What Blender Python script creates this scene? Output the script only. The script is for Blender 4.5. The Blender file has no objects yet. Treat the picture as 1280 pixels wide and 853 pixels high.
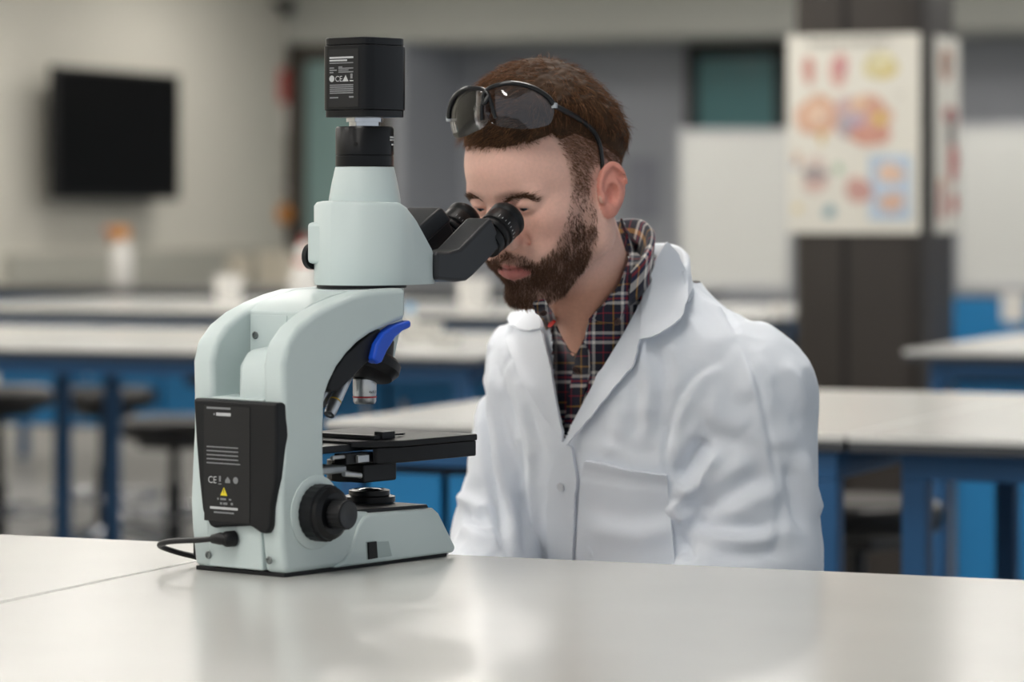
import bpy, bmesh, math, random
import numpy as np
from mathutils import Vector, Matrix
from mathutils.geometry import delaunay_2d_cdt

random.seed(7)
rng = np.random.default_rng(7)
scene = bpy.context.scene
COL = scene.collection

# ------------------------------------------------------------------ camera, world, exposure
FPX = 4100.0            # focal length in pixels of a 1280 px wide frame
CAMZ = 1.29             # camera height (m); bench tops stand at 0.90
HORIZON = 260.0
cam_d = bpy.data.cameras.new('camera')
cam = bpy.data.objects.new('camera', cam_d)
COL.objects.link(cam)
cam.location = (0, 0, CAMZ)
cam.rotation_euler = (math.pi / 2, 0, 0)
cam_d.sensor_width = 36.0
cam_d.lens = FPX / 1280 * 36.0
cam_d.shift_y = -(426.5 - HORIZON) / 1280
cam_d.clip_end = 200
cam_d.dof.use_dof = True
cam_d.dof.focus_distance = 3.68
cam_d.dof.aperture_fstop = 4.0
scene.camera = cam

world = bpy.data.worlds.new('world')
scene.world = world
world.use_nodes = True
world.node_tree.nodes['Background'].inputs[0].default_value = (0.86, 0.93, 1.0, 1)
world.node_tree.nodes['Background'].inputs[1].default_value = 0.55
PANEL_STRENGTH = 13.8
scene.view_settings.view_transform = 'Standard'
scene.view_settings.look = 'None'
scene.view_settings.exposure = 0.0
scene.view_settings.gamma = 1.0
scene.view_settings.use_curve_mapping = False

# ------------------------------------------------------------------ helpers
def lin(c):
    if isinstance(c, str):
        c = [int(c[i:i + 2], 16) / 255 for i in (0, 2, 4)]
        return tuple(x / 12.92 if x <= 0.04045 else ((x + 0.055) / 1.055) ** 2.4 for x in c)
    return tuple(c)

MATS = {}
def mat(name, color, rough=0.5, metal=0.0, var=0.04, scale=12.0, bump=0.0, bscale=200.0, coat=0.0, emit=0.0,
        trans=0.0, ior=1.45, sheen=0.0, spec=0.5, sss=0.0):
    if name in MATS:
        return MATS[name]
    m = bpy.data.materials.new(name); m.use_nodes = True
    nt = m.node_tree; b = nt.nodes['Principled BSDF']
    c = lin(color)
    tc = nt.nodes.new('ShaderNodeTexCoord')
    if var > 0:
        nz = nt.nodes.new('ShaderNodeTexNoise'); nz.inputs['Scale'].default_value = scale
        nz.inputs['Detail'].default_value = 4
        nt.links.new(tc.outputs['Object'], nz.inputs['Vector'])
        rp = nt.nodes.new('ShaderNodeValToRGB')
        rp.color_ramp.elements[0].position = 0.3; rp.color_ramp.elements[1].position = 0.7
        rp.color_ramp.elements[0].color = tuple(max(0, x * (1 - var)) for x in c) + (1,)
        rp.color_ramp.elements[1].color = tuple(min(1, x * (1 + var)) for x in c) + (1,)
        nt.links.new(nz.outputs['Fac'], rp.inputs['Fac'])
        nt.links.new(rp.outputs['Color'], b.inputs['Base Color'])
    else:
        b.inputs['Base Color'].default_value = c + (1,)
    b.inputs['Roughness'].default_value = rough
    b.inputs['Metallic'].default_value = metal
    b.inputs['IOR'].default_value = ior
    b.inputs['Specular IOR Level'].default_value = spec
    b.inputs['Coat Weight'].default_value = coat
    b.inputs['Coat Roughness'].default_value = 0.15
    b.inputs['Transmission Weight'].default_value = trans
    b.inputs['Sheen Weight'].default_value = sheen
    b.inputs['Subsurface Weight'].default_value = sss
    if sss:
        b.inputs['Subsurface Radius'].default_value = (1.0, 0.35, 0.2)
        b.inputs['Subsurface Scale'].default_value = 0.006
    if emit > 0:
        b.inputs['Emission Color'].default_value = c + (1,)
        b.inputs['Emission Strength'].default_value = emit
    if bump > 0:
        nb = nt.nodes.new('ShaderNodeTexNoise'); nb.inputs['Scale'].default_value = bscale
        nb.inputs['Detail'].default_value = 3
        nt.links.new(tc.outputs['Object'], nb.inputs['Vector'])
        bp = nt.nodes.new('ShaderNodeBump'); bp.inputs['Strength'].default_value = bump
        bp.inputs['Distance'].default_value = 0.002
        nt.links.new(nb.outputs['Fac'], bp.inputs['Height'])
        nt.links.new(bp.outputs['Normal'], b.inputs['Normal'])
    MATS[name] = m
    return m

def tag(o, label=None, cat=None, group=None, kind=None):
    if label: o['label'] = label
    if cat: o['category'] = cat
    if group: o['group'] = group
    if kind: o['kind'] = kind
    return o

def empty(name, loc, rz=0.0, label=None, cat=None, group=None):
    o = bpy.data.objects.new(name, None); COL.objects.link(o)
    o.location = loc; o.rotation_euler = (0, 0, rz); o.empty_display_size = 0.05
    return tag(o, label, cat, group)

def obj(name, V, F, m, parent=None, smooth=True, bevel=0.0, seg=2, angle=35, fix=True):
    me = bpy.data.meshes.new(name)
    me.from_pydata([tuple(map(float, v)) for v in V], [], [tuple(map(int, f)) for f in F])
    if fix:
        bm = bmesh.new(); bm.from_mesh(me)
        bmesh.ops.recalc_face_normals(bm, faces=bm.faces)
        bm.to_mesh(me); bm.free()
    me.update()
    o = bpy.data.objects.new(name, me); COL.objects.link(o)
    if m: me.materials.append(m)
    if smooth:
        me.polygons.foreach_set('use_smooth', [True] * len(me.polygons))
        me.set_sharp_from_angle(angle=math.radians(angle))
    if bevel > 0:
        b = o.modifiers.new('bevel', 'BEVEL'); b.width = bevel; b.segments = seg
        b.limit_method = 'ANGLE'; b.angle_limit = math.radians(angle); b.harden_normals = True
    if parent is not None: o.parent = parent
    return o

class MB:
    """collects simple shapes into one mesh"""
    def __init__(s): s.V = []; s.F = []
    def add(s, V, F):
        n = len(s.V); s.V += [tuple(v) for v in V]; s.F += [tuple(i + n for i in f) for f in F]; return s
    def box(s, lo, hi):
        x0, y0, z0 = lo; x1, y1, z1 = hi
        return s.add([(x0, y0, z0), (x1, y0, z0), (x1, y1, z0), (x0, y1, z0), (x0, y0, z1), (x1, y0, z1), (x1, y1, z1), (x0, y1, z1)],
                     [(0, 3, 2, 1), (4, 5, 6, 7), (0, 1, 5, 4), (1, 2, 6, 5), (2, 3, 7, 6), (3, 0, 4, 7)])
    def prism(s, pts, lo, hi, plane='xz'):
        n = len(pts)
        def p3(p, t): return {'xz': (p[0], t, p[1]), 'xy': (p[0], p[1], t), 'yz': (t, p[0], p[1])}[plane]
        V = [p3(p, lo) for p in pts] + [p3(p, hi) for p in pts]
        F = [tuple(range(n)), tuple(range(2 * n - 1, n - 1, -1))] + [(i, (i + 1) % n, n + (i + 1) % n, n + i) for i in range(n)]
        return s.add(V, F)
    def lathe(s, prof, c=(0, 0, 0), axis=(0, 0, 1), n=40, cap=True):
        """prof: list of (radius, height along axis)"""
        ax = Vector(axis).normalized(); q = Vector((0, 0, 1)).rotation_difference(ax).to_matrix(); c = Vector(c)
        V = []; F = []; m = len(prof)
        for r, h in prof:
            for k in range(n):
                a = 2 * math.pi * k / n
                V.append(c + q @ Vector((r * math.cos(a), r * math.sin(a), h)))
        for i in range(m - 1):
            for k in range(n):
                F.append((i * n + k, i * n + (k + 1) % n, (i + 1) * n + (k + 1) % n, (i + 1) * n + k))
        if cap:
            F.append(tuple(range(n - 1, -1, -1))); F.append(tuple((m - 1) * n + k for k in range(n)))
        return s.add(V, F)
    def tube(s, path, r, n=10, closed=False):
        P = [Vector(p) for p in path]; m = len(P); V = []; F = []
        rr = r if isinstance(r, (list, tuple)) else [r] * m
        up = Vector((0, 0, 1)); prev = None
        for i in range(m):
            a = P[(i - 1) % m] if (closed or i > 0) else P[i]; b = P[(i + 1) % m] if (closed or i < m - 1) else P[i]
            t = (b - a).normalized()
            if prev is None:
                x = t.cross(up if abs(t.z) < 0.9 else Vector((1, 0, 0))).normalized()
            else:
                x = (prev - t * prev.dot(t)).normalized()
            prev = x; y = t.cross(x)
            for k in range(n):
                an = 2 * math.pi * k / n
                V.append(P[i] + (x * math.cos(an) + y * math.sin(an)) * rr[i])
        for i in range(m if closed else m - 1):
            j = (i + 1) % m
            for k in range(n):
                F.append((i * n + k, i * n + (k + 1) % n, j * n + (k + 1) % n, j * n + k))
        if not closed:
            F.append(tuple(range(n - 1, -1, -1))); F.append(tuple((m - 1) * n + k for k in range(n)))
        return s.add(V, F)
    def build(s, name, m, parent=None, **k):
        return obj(name, s.V, s.F, m, parent, **k)

def spline(pts, n=60, closed=False):
    """Catmull-Rom through points"""
    P = np.array(pts, float); m = len(P); out = []
    segs = m if closed else m - 1
    per = max(2, n // segs)
    for i in range(segs):
        p0 = P[(i - 1) % m] if (closed or i > 0) else 2 * P[0] - P[1]
        p1 = P[i]; p2 = P[(i + 1) % m]
        p3 = P[(i + 2) % m] if (closed or i + 2 < m) else 2 * P[-1] - P[-2]
        for k in range(per):
            t = k / per
            out.append(0.5 * ((2 * p1) + (-p0 + p2) * t + (2 * p0 - 5 * p1 + 4 * p2 - p3) * t * t + (-p0 + 3 * p1 - 3 * p2 + p3) * t ** 3))
    if not closed: out.append(P[-1])
    return [tuple(p) for p in out]

def text_mesh(body, size, name='lettering', align='LEFT'):
    cu = bpy.data.curves.new(name, 'FONT'); cu.body = body; cu.size = size; cu.align_x = align; cu.extrude = 0.0
    cu.resolution_u = 3
    o = bpy.data.objects.new(name, cu); COL.objects.link(o)
    dg = bpy.context.evaluated_depsgraph_get(); dg.update()
    me = bpy.data.meshes.new_from_object(o.evaluated_get(dg))
    V = [tuple(v.co) for v in me.vertices]; F = [tuple(p.vertices) for p in me.polygons]
    bpy.data.objects.remove(o); bpy.data.curves.remove(cu); bpy.data.meshes.remove(me)
    return V, F

def at(px, py, d):
    return ((px - 640) / FPX * d, d, CAMZ - (py - HORIZON) / FPX * d)

# room axes: the benches and walls run along U (to the right and nearer) and V (away)
RZ = math.radians(-22.7)
U = np.array([math.cos(RZ), math.sin(RZ)]); Vv = np.array([-math.sin(RZ), math.cos(RZ)])
def room(p0, s, t):
    q = np.array(p0) + s * U + t * Vv
    return (float(q[0]), float(q[1]))

# ------------------------------------------------------------------ materials of the setting
M_floor = mat('vinyl floor', '868685', 0.35, var=0.06, scale=3, bump=0.05)
M_ceil = mat('ceiling tiles', 'd8d8d4', 0.9, var=0.02)
M_wall = mat('warm painted wall', 'cbc8bd', 0.85, var=0.015, scale=2, bump=0.05, bscale=400)
M_bulk = mat('grey painted bulkhead', 'b1b2ab', 0.85, var=0.015, scale=2)
M_grey = mat('blue grey painted wall', 'a0a3a9', 0.8, var=0.02, scale=2)
M_lam = mat('pale grey laminate', 'c4c4c1', 0.21, var=0.025, scale=5, bump=0.02, bscale=600, spec=0.5)
M_edge = mat('dark laminate edge', '3c3f44', 0.5)
M_blue = mat('blue powder-coated steel', '1d5f93', 0.45, var=0.05, scale=3)
M_bframe = mat('dark blue powder-coated frame', '1f527f', 0.45, var=0.05, scale=3)
M_bluedoor = mat('blue cabinet laminate', '1876ae', 0.4, var=0.05, scale=2)
M_dark = mat('dark brown column cladding', '332e2a', 0.42, var=0.08, scale=1.5, spec=0.5)
M_black = mat('black plastic', '17181b', 0.42, var=0.08, scale=40)
M_blackgl = mat('black gloss screen', '050506', 0.35, var=0.0, spec=0.15)
M_frame = mat('dark brown door frame', '45403a', 0.5, var=0.06)
M_teal = mat('teal tinted glass', '4d7c80', 0.15, var=0.05, scale=1.5)
M_white = mat('white plastic', 'e6e4df', 0.45, var=0.02)
M_board = mat('whiteboard enamel', 'd2d3cf', 0.25, var=0.015, scale=1.2)
M_alu = mat('brushed aluminium', 'b8babd', 0.35, metal=0.9, var=0.04)
M_chrome = mat('chrome', 'd4d6da', 0.18, metal=1.0, var=0.0)
M_paper = mat('white paper', 'dcdad4', 0.7, var=0.02)
M_red = mat('red plastic', 'c23a35', 0.5)
M_orange = mat('orange plastic', 'd08a3c', 0.5)
M_vinyl = mat('black vinyl seat', '1b1a1a', 0.38, var=0.1, scale=25, bump=0.1, bscale=120)
M_grey2 = mat('grey plastic', '8e9095', 0.5)
M_panel = mat('light diffuser', 'fffaf3', 0.6, var=0.0, emit=PANEL_STRENGTH)

# ------------------------------------------------------------------ room shell
LW = (-2.85, 19.1)                       # a point of the left wall
CORN = room(LW, 0, 3.39)                 # corner of left wall and bulkhead wall
H_C = 2.95
def wall_seg(name, p, s0, s1, t0, t1, z0, z1, m, parent=None):
    mb = MB()
    q = [room(p, s0, t0), room(p, s1, t0), room(p, s1, t1), room(p, s0, t1)]
    mb.prism(q, z0, z1, 'xy')
    o = mb.build(name, m, parent, smooth=False)
    if parent is None: o['kind'] = 'structure'
    return o
fl = MB(); fl.prism([room(CORN, -0.3, 3), room(CORN, 12, 3), room(CORN, 12, -27), room(CORN, -0.3, -27)], -0.1, 0.0, 'xy')
o = fl.build('floor', M_floor, smooth=False); o['kind'] = 'structure'
ce = MB(); ce.prism([room(CORN, -0.3, 3), room(CORN, 12, 3), room(CORN, 12, -27), room(CORN, -0.3, -27)], H_C, H_C + 0.1, 'xy')
o = ce.build('ceiling', M_ceil, smooth=False); o['kind'] = 'structure'
wall_seg('wall_left', CORN, -0.2, 0, -27, 2.6, 0, H_C, M_wall)
# back wall: door bay beside the corner, then a recess below the bulkhead
wb = wall_seg('wall_back', CORN, 0, 12, 1.0, 1.2, 0, H_C, M_grey)
wall_seg('wall_bulkhead', CORN, 0.0, 12, 0.0, 1.0, 2.40, H_C, M_bulk)
wall_seg('wall_door_bay', CORN, 0.80, 0.88, 0.0, 1.0, 0, 2.40, M_grey)
# glazed door next to the corner
dp = empty('door_1', (*room(CORN, 0, 0), 0), RZ); dp['kind'] = 'structure'
mb = MB(); mb.box((0.02, 0.0, 0), (0.15, 0.08, 2.40)); mb.box((0.62, 0.0, 0), (0.80, 0.08, 2.40)); mb.box((0.02, 0.0, 2.28), (0.80, 0.08, 2.40))
mb.build('door_frame', M_frame, dp, bevel=0.006)
MB().box((0.15, 0.03, 0.02), (0.62, 0.05, 2.28)).build('glass_pane', mat('pale teal door glass', '7f9a98', 0.2, var=0.05, scale=1.5), dp)
MB().box((0.56, -0.04, 0.85), (0.585, 0.0, 1.25)).build('door_handle', M_chrome, dp, bevel=0.004)
# dark framed window in the recess
wx = room(CORN, 0, 0.98)
def on_back(px):                    # s coordinate along the recess wall seen at column px
    k = (px - 640) / FPX; p = np.array(wx)
    return float((k * p[1] - p[0]) / (U[0] - k * U[1]))
s0, s1 = on_back(860), on_back(984)
wn = empty('window_1', (*room(wx, s0, 0), 0), RZ); wn['kind'] = 'structure'
ww = s1 - s0
mb = MB()
for lo, hi in (((0, -0.04, 1.0), (0.075, 0.02, 2.40)), ((ww - 0.075, -0.04, 1.0), (ww, 0.02, 2.40)), ((0, -0.04, 2.30), (ww, 0.02, 2.40)), ((0, -0.04, 1.0), (ww, 0.02, 1.08))):
    mb.box(lo, hi)
mb.build('window_frame', mat('black window frame', '1a1c1e', 0.5), wn, bevel=0.004)
MB().box((0.07, -0.01, 1.05), (ww - 0.07, 0.01, 2.33)).build('glass_pane', M_teal, wn)
# notice plate on the recess wall
s0, s1 = on_back(784), on_back(822)
o = MB().box((0, -0.015, 1.21), (s1 - s0, 0.0, 1.63)).build('wall_plate', mat('slate blue plate', '84868f', 0.6), None, bevel=0.006)
o.location = (*room(wx, s0, 0), 0); o.rotation_euler.z = RZ
tag(o, 'flat slate-grey plate on the grey wall behind the man', 'wall plate')

# ceiling lights (outside the frame; they light the room and reflect in the glasses)
k = 0
for iv in range(9):
    for iu in range(4):
        loc = room(CORN, 1.2 + iu * 2.4, -2.0 - iv * 2.7)
        r = empty('ceiling_light', (*loc, H_C), RZ, 'long white flat panel light recessed in the ceiling', 'ceiling light', 'ceiling panel lights')
        if k == 0:
            a_ = MB().box((-0.32, -0.62, -0.03), (0.32, 0.62, 0.0)).build('housing', M_white, r, smooth=False)
            b_ = MB().box((-0.28, -0.58, -0.034), (0.28, 0.58, -0.0301)).build('diffuser', M_panel, r, smooth=False)
            src = (a_, b_)
        else:
            for s_ in src:
                c_ = s_.copy(); COL.objects.link(c_); c_.parent = r
        k += 1

# ------------------------------------------------------------------ column with posters
CP = (0.942, 11.1)
CWID = 0.46
def rsq(w, d, r, n=6):
    P = []
    for cx, cy, a0 in ((w - r, r, -90), (w - r, d - r, 0), (r, d - r, 90), (r, r, 180)):
        for i in range(n + 1):
            a = math.radians(a0 + 90 * i / n); P.append((cx + r * math.cos(a), cy + r * math.sin(a)))
    return P
column = empty('trim_1', (*CP, 0), RZ); column['kind'] = 'structure'
mb = MB(); mb.prism(rsq(CWID, CWID, 0.07), 0, H_C, 'xy'); mb.build('column_cladding', M_dark, column)
MB().box((0.180, -0.002, 0.0), (0.204, 0.004, H_C)).build('cladding_joint', mat('joint shadow gap', '14110f', 0.7), column, smooth=False)

def poster(name, origin, rz, w, z0, z1, items, label, title=None, bend=0.0):
    r = empty(name, (*origin, 0), rz, label, 'poster')
    def surf(x, z, lift):
        e = (x / w - 0.5) * 2
        return (x, -0.004 - lift + bend * e * e * (1 if True else 0), z)
    n = 16; V = []; F = []
    for lift in (0.0, 0.0015):
        for i in range(n + 1):
            for zz in (z0, z1): V.append(surf(w * i / n, zz, lift))
    h = 2 * (n + 1)
    for i in range(n):
        a = 2 * i
        F.append((a, a + 1, a + 3, a + 2)); F.append((h + a, h + a + 2, h + a + 3, h + a + 1))
        F.append((a, a + 2, h + a + 2, h + a)); F.append((a + 1, h + a + 1, h + a + 3, a + 3))
    F.append((0, h, h + 1, 1)); F.append((2 * n, 2 * n + 1, h + 2 * n + 1, h + 2 * n))
    obj('sheet', V, F, mat('poster paper', 'dcd9cf', 0.55, var=0.015, scale=6), r)
    lift = 0.0022
    for it in items:
        kind, cx, cy, rx, ry, col = it[:6]
        lift += 0.00008
        m = mat('print ' + col, col, 0.6, var=0.18, scale=60)
        if kind == 'r':
            P = [(cx - rx, cy - ry), (cx + rx, cy - ry), (cx + rx, cy + ry), (cx - rx, cy + ry)]
        else:
            ph = rng.uniform(0, 6.28, 3); P = []
            for i in range(28):
                a = 2 * math.pi * i / 28
                wob = 1 + 0.07 * math.sin(2 * a + ph[0]) + 0.05 * math.sin(3 * a + ph[1]) + 0.03 * math.sin(5 * a + ph[2])
                P.append((cx + rx * wob * math.cos(a), cy + ry * wob * math.sin(a)))
        V = [surf(x * w, z0 + y * (z1 - z0), lift) for x, y in P]
        obj('illustration', V, [tuple(range(len(P)))], m, r, smooth=False)
    if title:
        V, F = text_mesh(title, 0.036, align='CENTER')
        V = [surf(w * 0.47 + x * 0.92, z0 + 0.945 * (z1 - z0) + y, lift + 0.0005) for x, y, z in V]
        obj('lettering', V, F, mat('print ink', '4a4742', 0.6), r, smooth=False)
    return r
def P1(px, py, rx, ry, col, kind='e'):      # poster picture placed by its place on the sheet (fractions)
    q = [int(col[i:i + 2], 16) for i in (0, 2, 4)]; q = [int(a * 0.72 + b * 0.28) for a, b in zip(q, (0xd0, 0xcc, 0xc4))]; col = '%02x%02x%02x' % tuple(q)
    return (kind, (px - 985) / 158.0, 1 - (py - 44) / 249.0, rx / 158.0, ry / 249.0, col)
it = [P1(1011, 88, 8, 18, 'c98a7c'), P1(1012, 83, 5, 8, 'b46a60'), P1(1047, 88, 11, 22, 'd29a90'), P1(1049, 84, 6, 11, 'b5606a'),
      P1(1097, 84, 19, 18, 'cfc07c'), P1(1098, 82, 12, 12, 'ddd6a8'), P1(1104, 92, 9, 6, 'c9b04e'),
      P1(1021, 145, 24, 27, 'd49b7c'), P1(1021, 142, 15, 16, 'dcae8e'), P1(1024, 146, 5, 5, 'e9dccb'), P1(1027, 172, 4, 10, 'd2ae5a'),
      P1(1076, 150, 32, 32, 'cf9f8c'), P1(1062, 138, 18, 18, 'c5a3a4'), P1(1075, 132, 14, 10, 'd9b08c'), P1(1090, 140, 12, 15, 'cf8f78'),
      P1(1055, 158, 9, 14, '9b95a5'), P1(1070, 155, 8, 12, 'a98fae'), P1(1096, 150, 7, 8, 'd8b23e'), P1(1084, 170, 24, 14, 'c9826e'), P1(1108, 146, 4, 9, 'd6a48a'),
      P1(1121, 120, 8, 4, 'cfcbc2'),
      P1(1019, 220, 15, 27, 'cfbcb2'), P1(1019, 219, 15, 9, '847e82'), P1(1020, 231, 13, 6, 'c99a90'), P1(997, 200, 5, 9, 'c9a58c'), P1(993, 208, 3, 5, '8ea6c4'),
      P1(1047, 212, 5, 7, '8fb494'), P1(1036, 266, 8, 8, '6f9aa8'), P1(998, 262, 6, 5, 'd8c48c'),
      P1(1108, 236, 25, 41, 'a9c2dc', 'r'), P1(1109, 218, 15, 13, 'dcb49a'), P1(1110, 254, 15, 12, 'd8a890'), P1(1071, 239, 17, 16, 'c9948a'), P1(1074, 238, 9, 8, 'b97e76')]
poster('wall_poster', room(CP, -0.008, -0.004), RZ, 0.462, 1.205, 1.872, it,
       'white anatomy poster with coloured brain drawings on the dark column', 'Anatomy of the Brain')
it2 = [('e', 0.45, 0.86, 0.22, 0.09, 'a8765c'), ('e', 0.5, 0.86, 0.10, 0.05, '6f6a66'), ('e', 0.62, 0.60, 0.26, 0.05, 'b0504c'), ('e', 0.66, 0.52, 0.16, 0.12, '75706e'),
       ('e', 0.72, 0.36, 0.20, 0.10, 'b3605a'), ('r', 0.24, 0.17, 0.09, 0.10, 'a84a44'), ('e', 0.24, 0.26, 0.08, 0.02, 'c98a4a'), ('e', 0.75, 0.15, 0.14, 0.06, 'b9574e')]
poster('wall_poster', room(CP, CWID + 0.002, 0.13), RZ + math.pi / 2, 0.318, 1.205, 1.872, it2,
       'narrow anatomy poster with red drawings on the column side facing away')
# ------------------------------------------------------------------ benches
TZ = 0.90
def table(p, w, d, label, group, inset=0.06, top_m=None):
    r = empty('lab_table', (*p, 0), RZ, label, 'table', group)
    MB().box((0.001, 0, TZ - 0.014), (w - 0.001, d, TZ)).build('table_top', top_m or M_lam, r, bevel=0.003)
    MB().box((0.003, 0.002, TZ - 0.030), (w - 0.003, d - 0.002, TZ - 0.0141)).build('top_core', M_edge, r, bevel=0.002)
    a = inset; t = 0.045
    zz = TZ - 0.0302
    for lo, hi in (((a, a, zz - 0.05), (w - a, a + t, zz)), ((a, d - a - t, zz - 0.05), (w - a, d - a, zz)),
                   ((a, a + t, zz - 0.05), (a + t, d - a - t, zz)), ((w - a - t, a + t, zz - 0.05), (w - a, d - a - t, zz))):
        MB().box(lo, hi).build('rail', M_bframe, r, bevel=0.003)
    for x in (a, w - a - t):
        for y in (a, d - a - t):
            MB().box((x, y, 0.0), (x + t, y + t, zz - 0.0501)).build('leg', M_bframe, r, bevel=0.004)
    return r

Q = (-0.281, 3.780)
G_T = 'lab tables with pale grey tops'
table(room(Q, 0.0, -1.34), 1.85, 1.34, 'foreground lab table with pale glossy top under the microscope', G_T)
table(room(Q, -1.853, -1.34), 1.85, 1.34, 'pale lab table left of the seam beside the microscope', G_T)
R2 = (0.574, 5.63)
table(room(R2, -0.996, 0), 0.993, 1.344, 'lab table with blue frame directly behind the man in the coat', G_T, inset=0.02)
table(room(R2, 0.0, 0), 1.75, 1.344, 'lab table with blue legs in front of the dark column, at right', G_T, inset=0.075)
table((1.075, 9.03), 1.8, 1.34, 'pale table with its corner just right of the dark column', G_T)
table(room((-1.45, 9.3), -0.50, 0), 1.98, 1.45, 'pale lab table behind the microscope with a black stool under it', G_T)
table((*room((-1.45, 9.3), -2.30, 0),), 1.78, 1.45, 'pale table at the left frame edge below the television', G_T)
table(room((-2.0, 12.8), -0.4, 0), 1.75, 1.5, 'far table carrying the small white tub', G_T)
table(room((-2.0, 12.8), 1.37, 0), 1.78, 1.5, 'far table behind the man between tub and column', G_T)
table(room((-2.55, 16.1), -0.4, 0), 3.9, 0.9, 'farthest dark-topped bench in front of the television wall', 'far benches', top_m=mat('charcoal laminate', '4c4c4a', 0.35))

# splash-back panel along the left wall
o = wall_seg('trim_2', CORN, 0.0, 0.05, -3.6, -0.15, 0.62, 1.02, mat('grey splash panel', 'a3a298', 0.6))

def cabinet(p, w, d, ndoor, label, z1=0.845, z0=0.06, handles=True):
    r = empty('base_cabinet', (*p, 0), RZ, label, 'cabinet', 'blue cabinets below the benches')
    MB().box((0, 0.02, z0), (w, d, z1)).build('body', M_bframe if z0 > 0.1 else M_black, r, bevel=0.003)
    if z0 < 0.1: MB().box((0.02, 0.05, 0.0), (w - 0.02, d - 0.02, 0.06)).build('plinth', M_black, r)
    dw = w / ndoor
    for i in range(ndoor):
        dr = MB().box((i * dw + 0.008, 0.0, z0 + 0.01), ((i + 1) * dw - 0.008, 0.0195, z1 - 0.01)).build('door', M_bluedoor, r, bevel=0.002)
        if not handles: continue
        hx = (i + 0.86) * dw if i % 2 == 0 else (i + 0.14) * dw
        MB().box((hx - 0.006, -0.022, 0.62), (hx + 0.006, -0.0005, 0.74)).build('handle', M_alu, dr, bevel=0.003)
    return r
cabinet(room(R2, -0.996 + 0.068, 0.03), 0.48, 1.0, 3, 'blue cabinet under the table directly behind the man', z1=0.815, handles=False)
cabinet(room((1.075, 9.03), 0.115, 0.10), 1.45, 1.0, 4, 'blue cabinet under the table at right', z1=0.815)
cabinet(room((-1.45, 9.3), 0.55, 0.5), 0.85, 0.8, 2, 'blue cabinet under the table behind the microscope arm', z1=0.815)
cabinet(room((-2.0, 12.8), -0.2, 0.3), 1.5, 0.9, 4, 'blue drawer cabinet hung under the far table with the tub', z1=0.815, z0=0.42)
cabinet(room((-2.0, 12.8), 1.45, 0.3), 1.55, 0.9, 4, 'blue cabinet under the far table behind the man', z1=0.815)
fc = (1.95, 14.6)
cabinet(fc, 2.0, 0.6, 6, 'far blue cabinet run below the right whiteboard', z1=0.90)
# paper sheets stuck on cabinet fronts
def sheet(px, py, d, w, h, label, rz=RZ):
    x, y, z = at(px, py, d)
    o = MB().box((-w / 2, -0.0015, -h / 2), (w / 2, 0.0, h / 2)).build('paper_sheet', M_paper, None, smooth=False)
    o.location = (x, y, z); o.rotation_euler.z = rz
    return tag(o, label, 'paper', 'paper sheets on cabinets')

cp = room((-1.45, 9.3), 0.55, 0.5)
def plane_depth(p, px):             # depth at which column px meets the vertical plane through p along U
    k = (px - 640) / FPX; s = (k * p[1] - p[0]) / (U[0] - k * U[1]); return p[1] + s * U[1] - 0.004
sheet(513, 458, plane_depth(cp, 513), 0.085, 0.085, 'white paper note on the blue cabinet behind the microscope arm')
sheet(1266, 384, plane_depth(fc, 1266), 0.10, 0.13, 'white paper note on the far blue cabinet at right edge')
sheet(974, 402, plane_depth(room((-2.0, 12.8), 1.45, 0.3), 974), 0.06, 0.13, 'white paper note beside the column above the man\'s shoulder')

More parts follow.
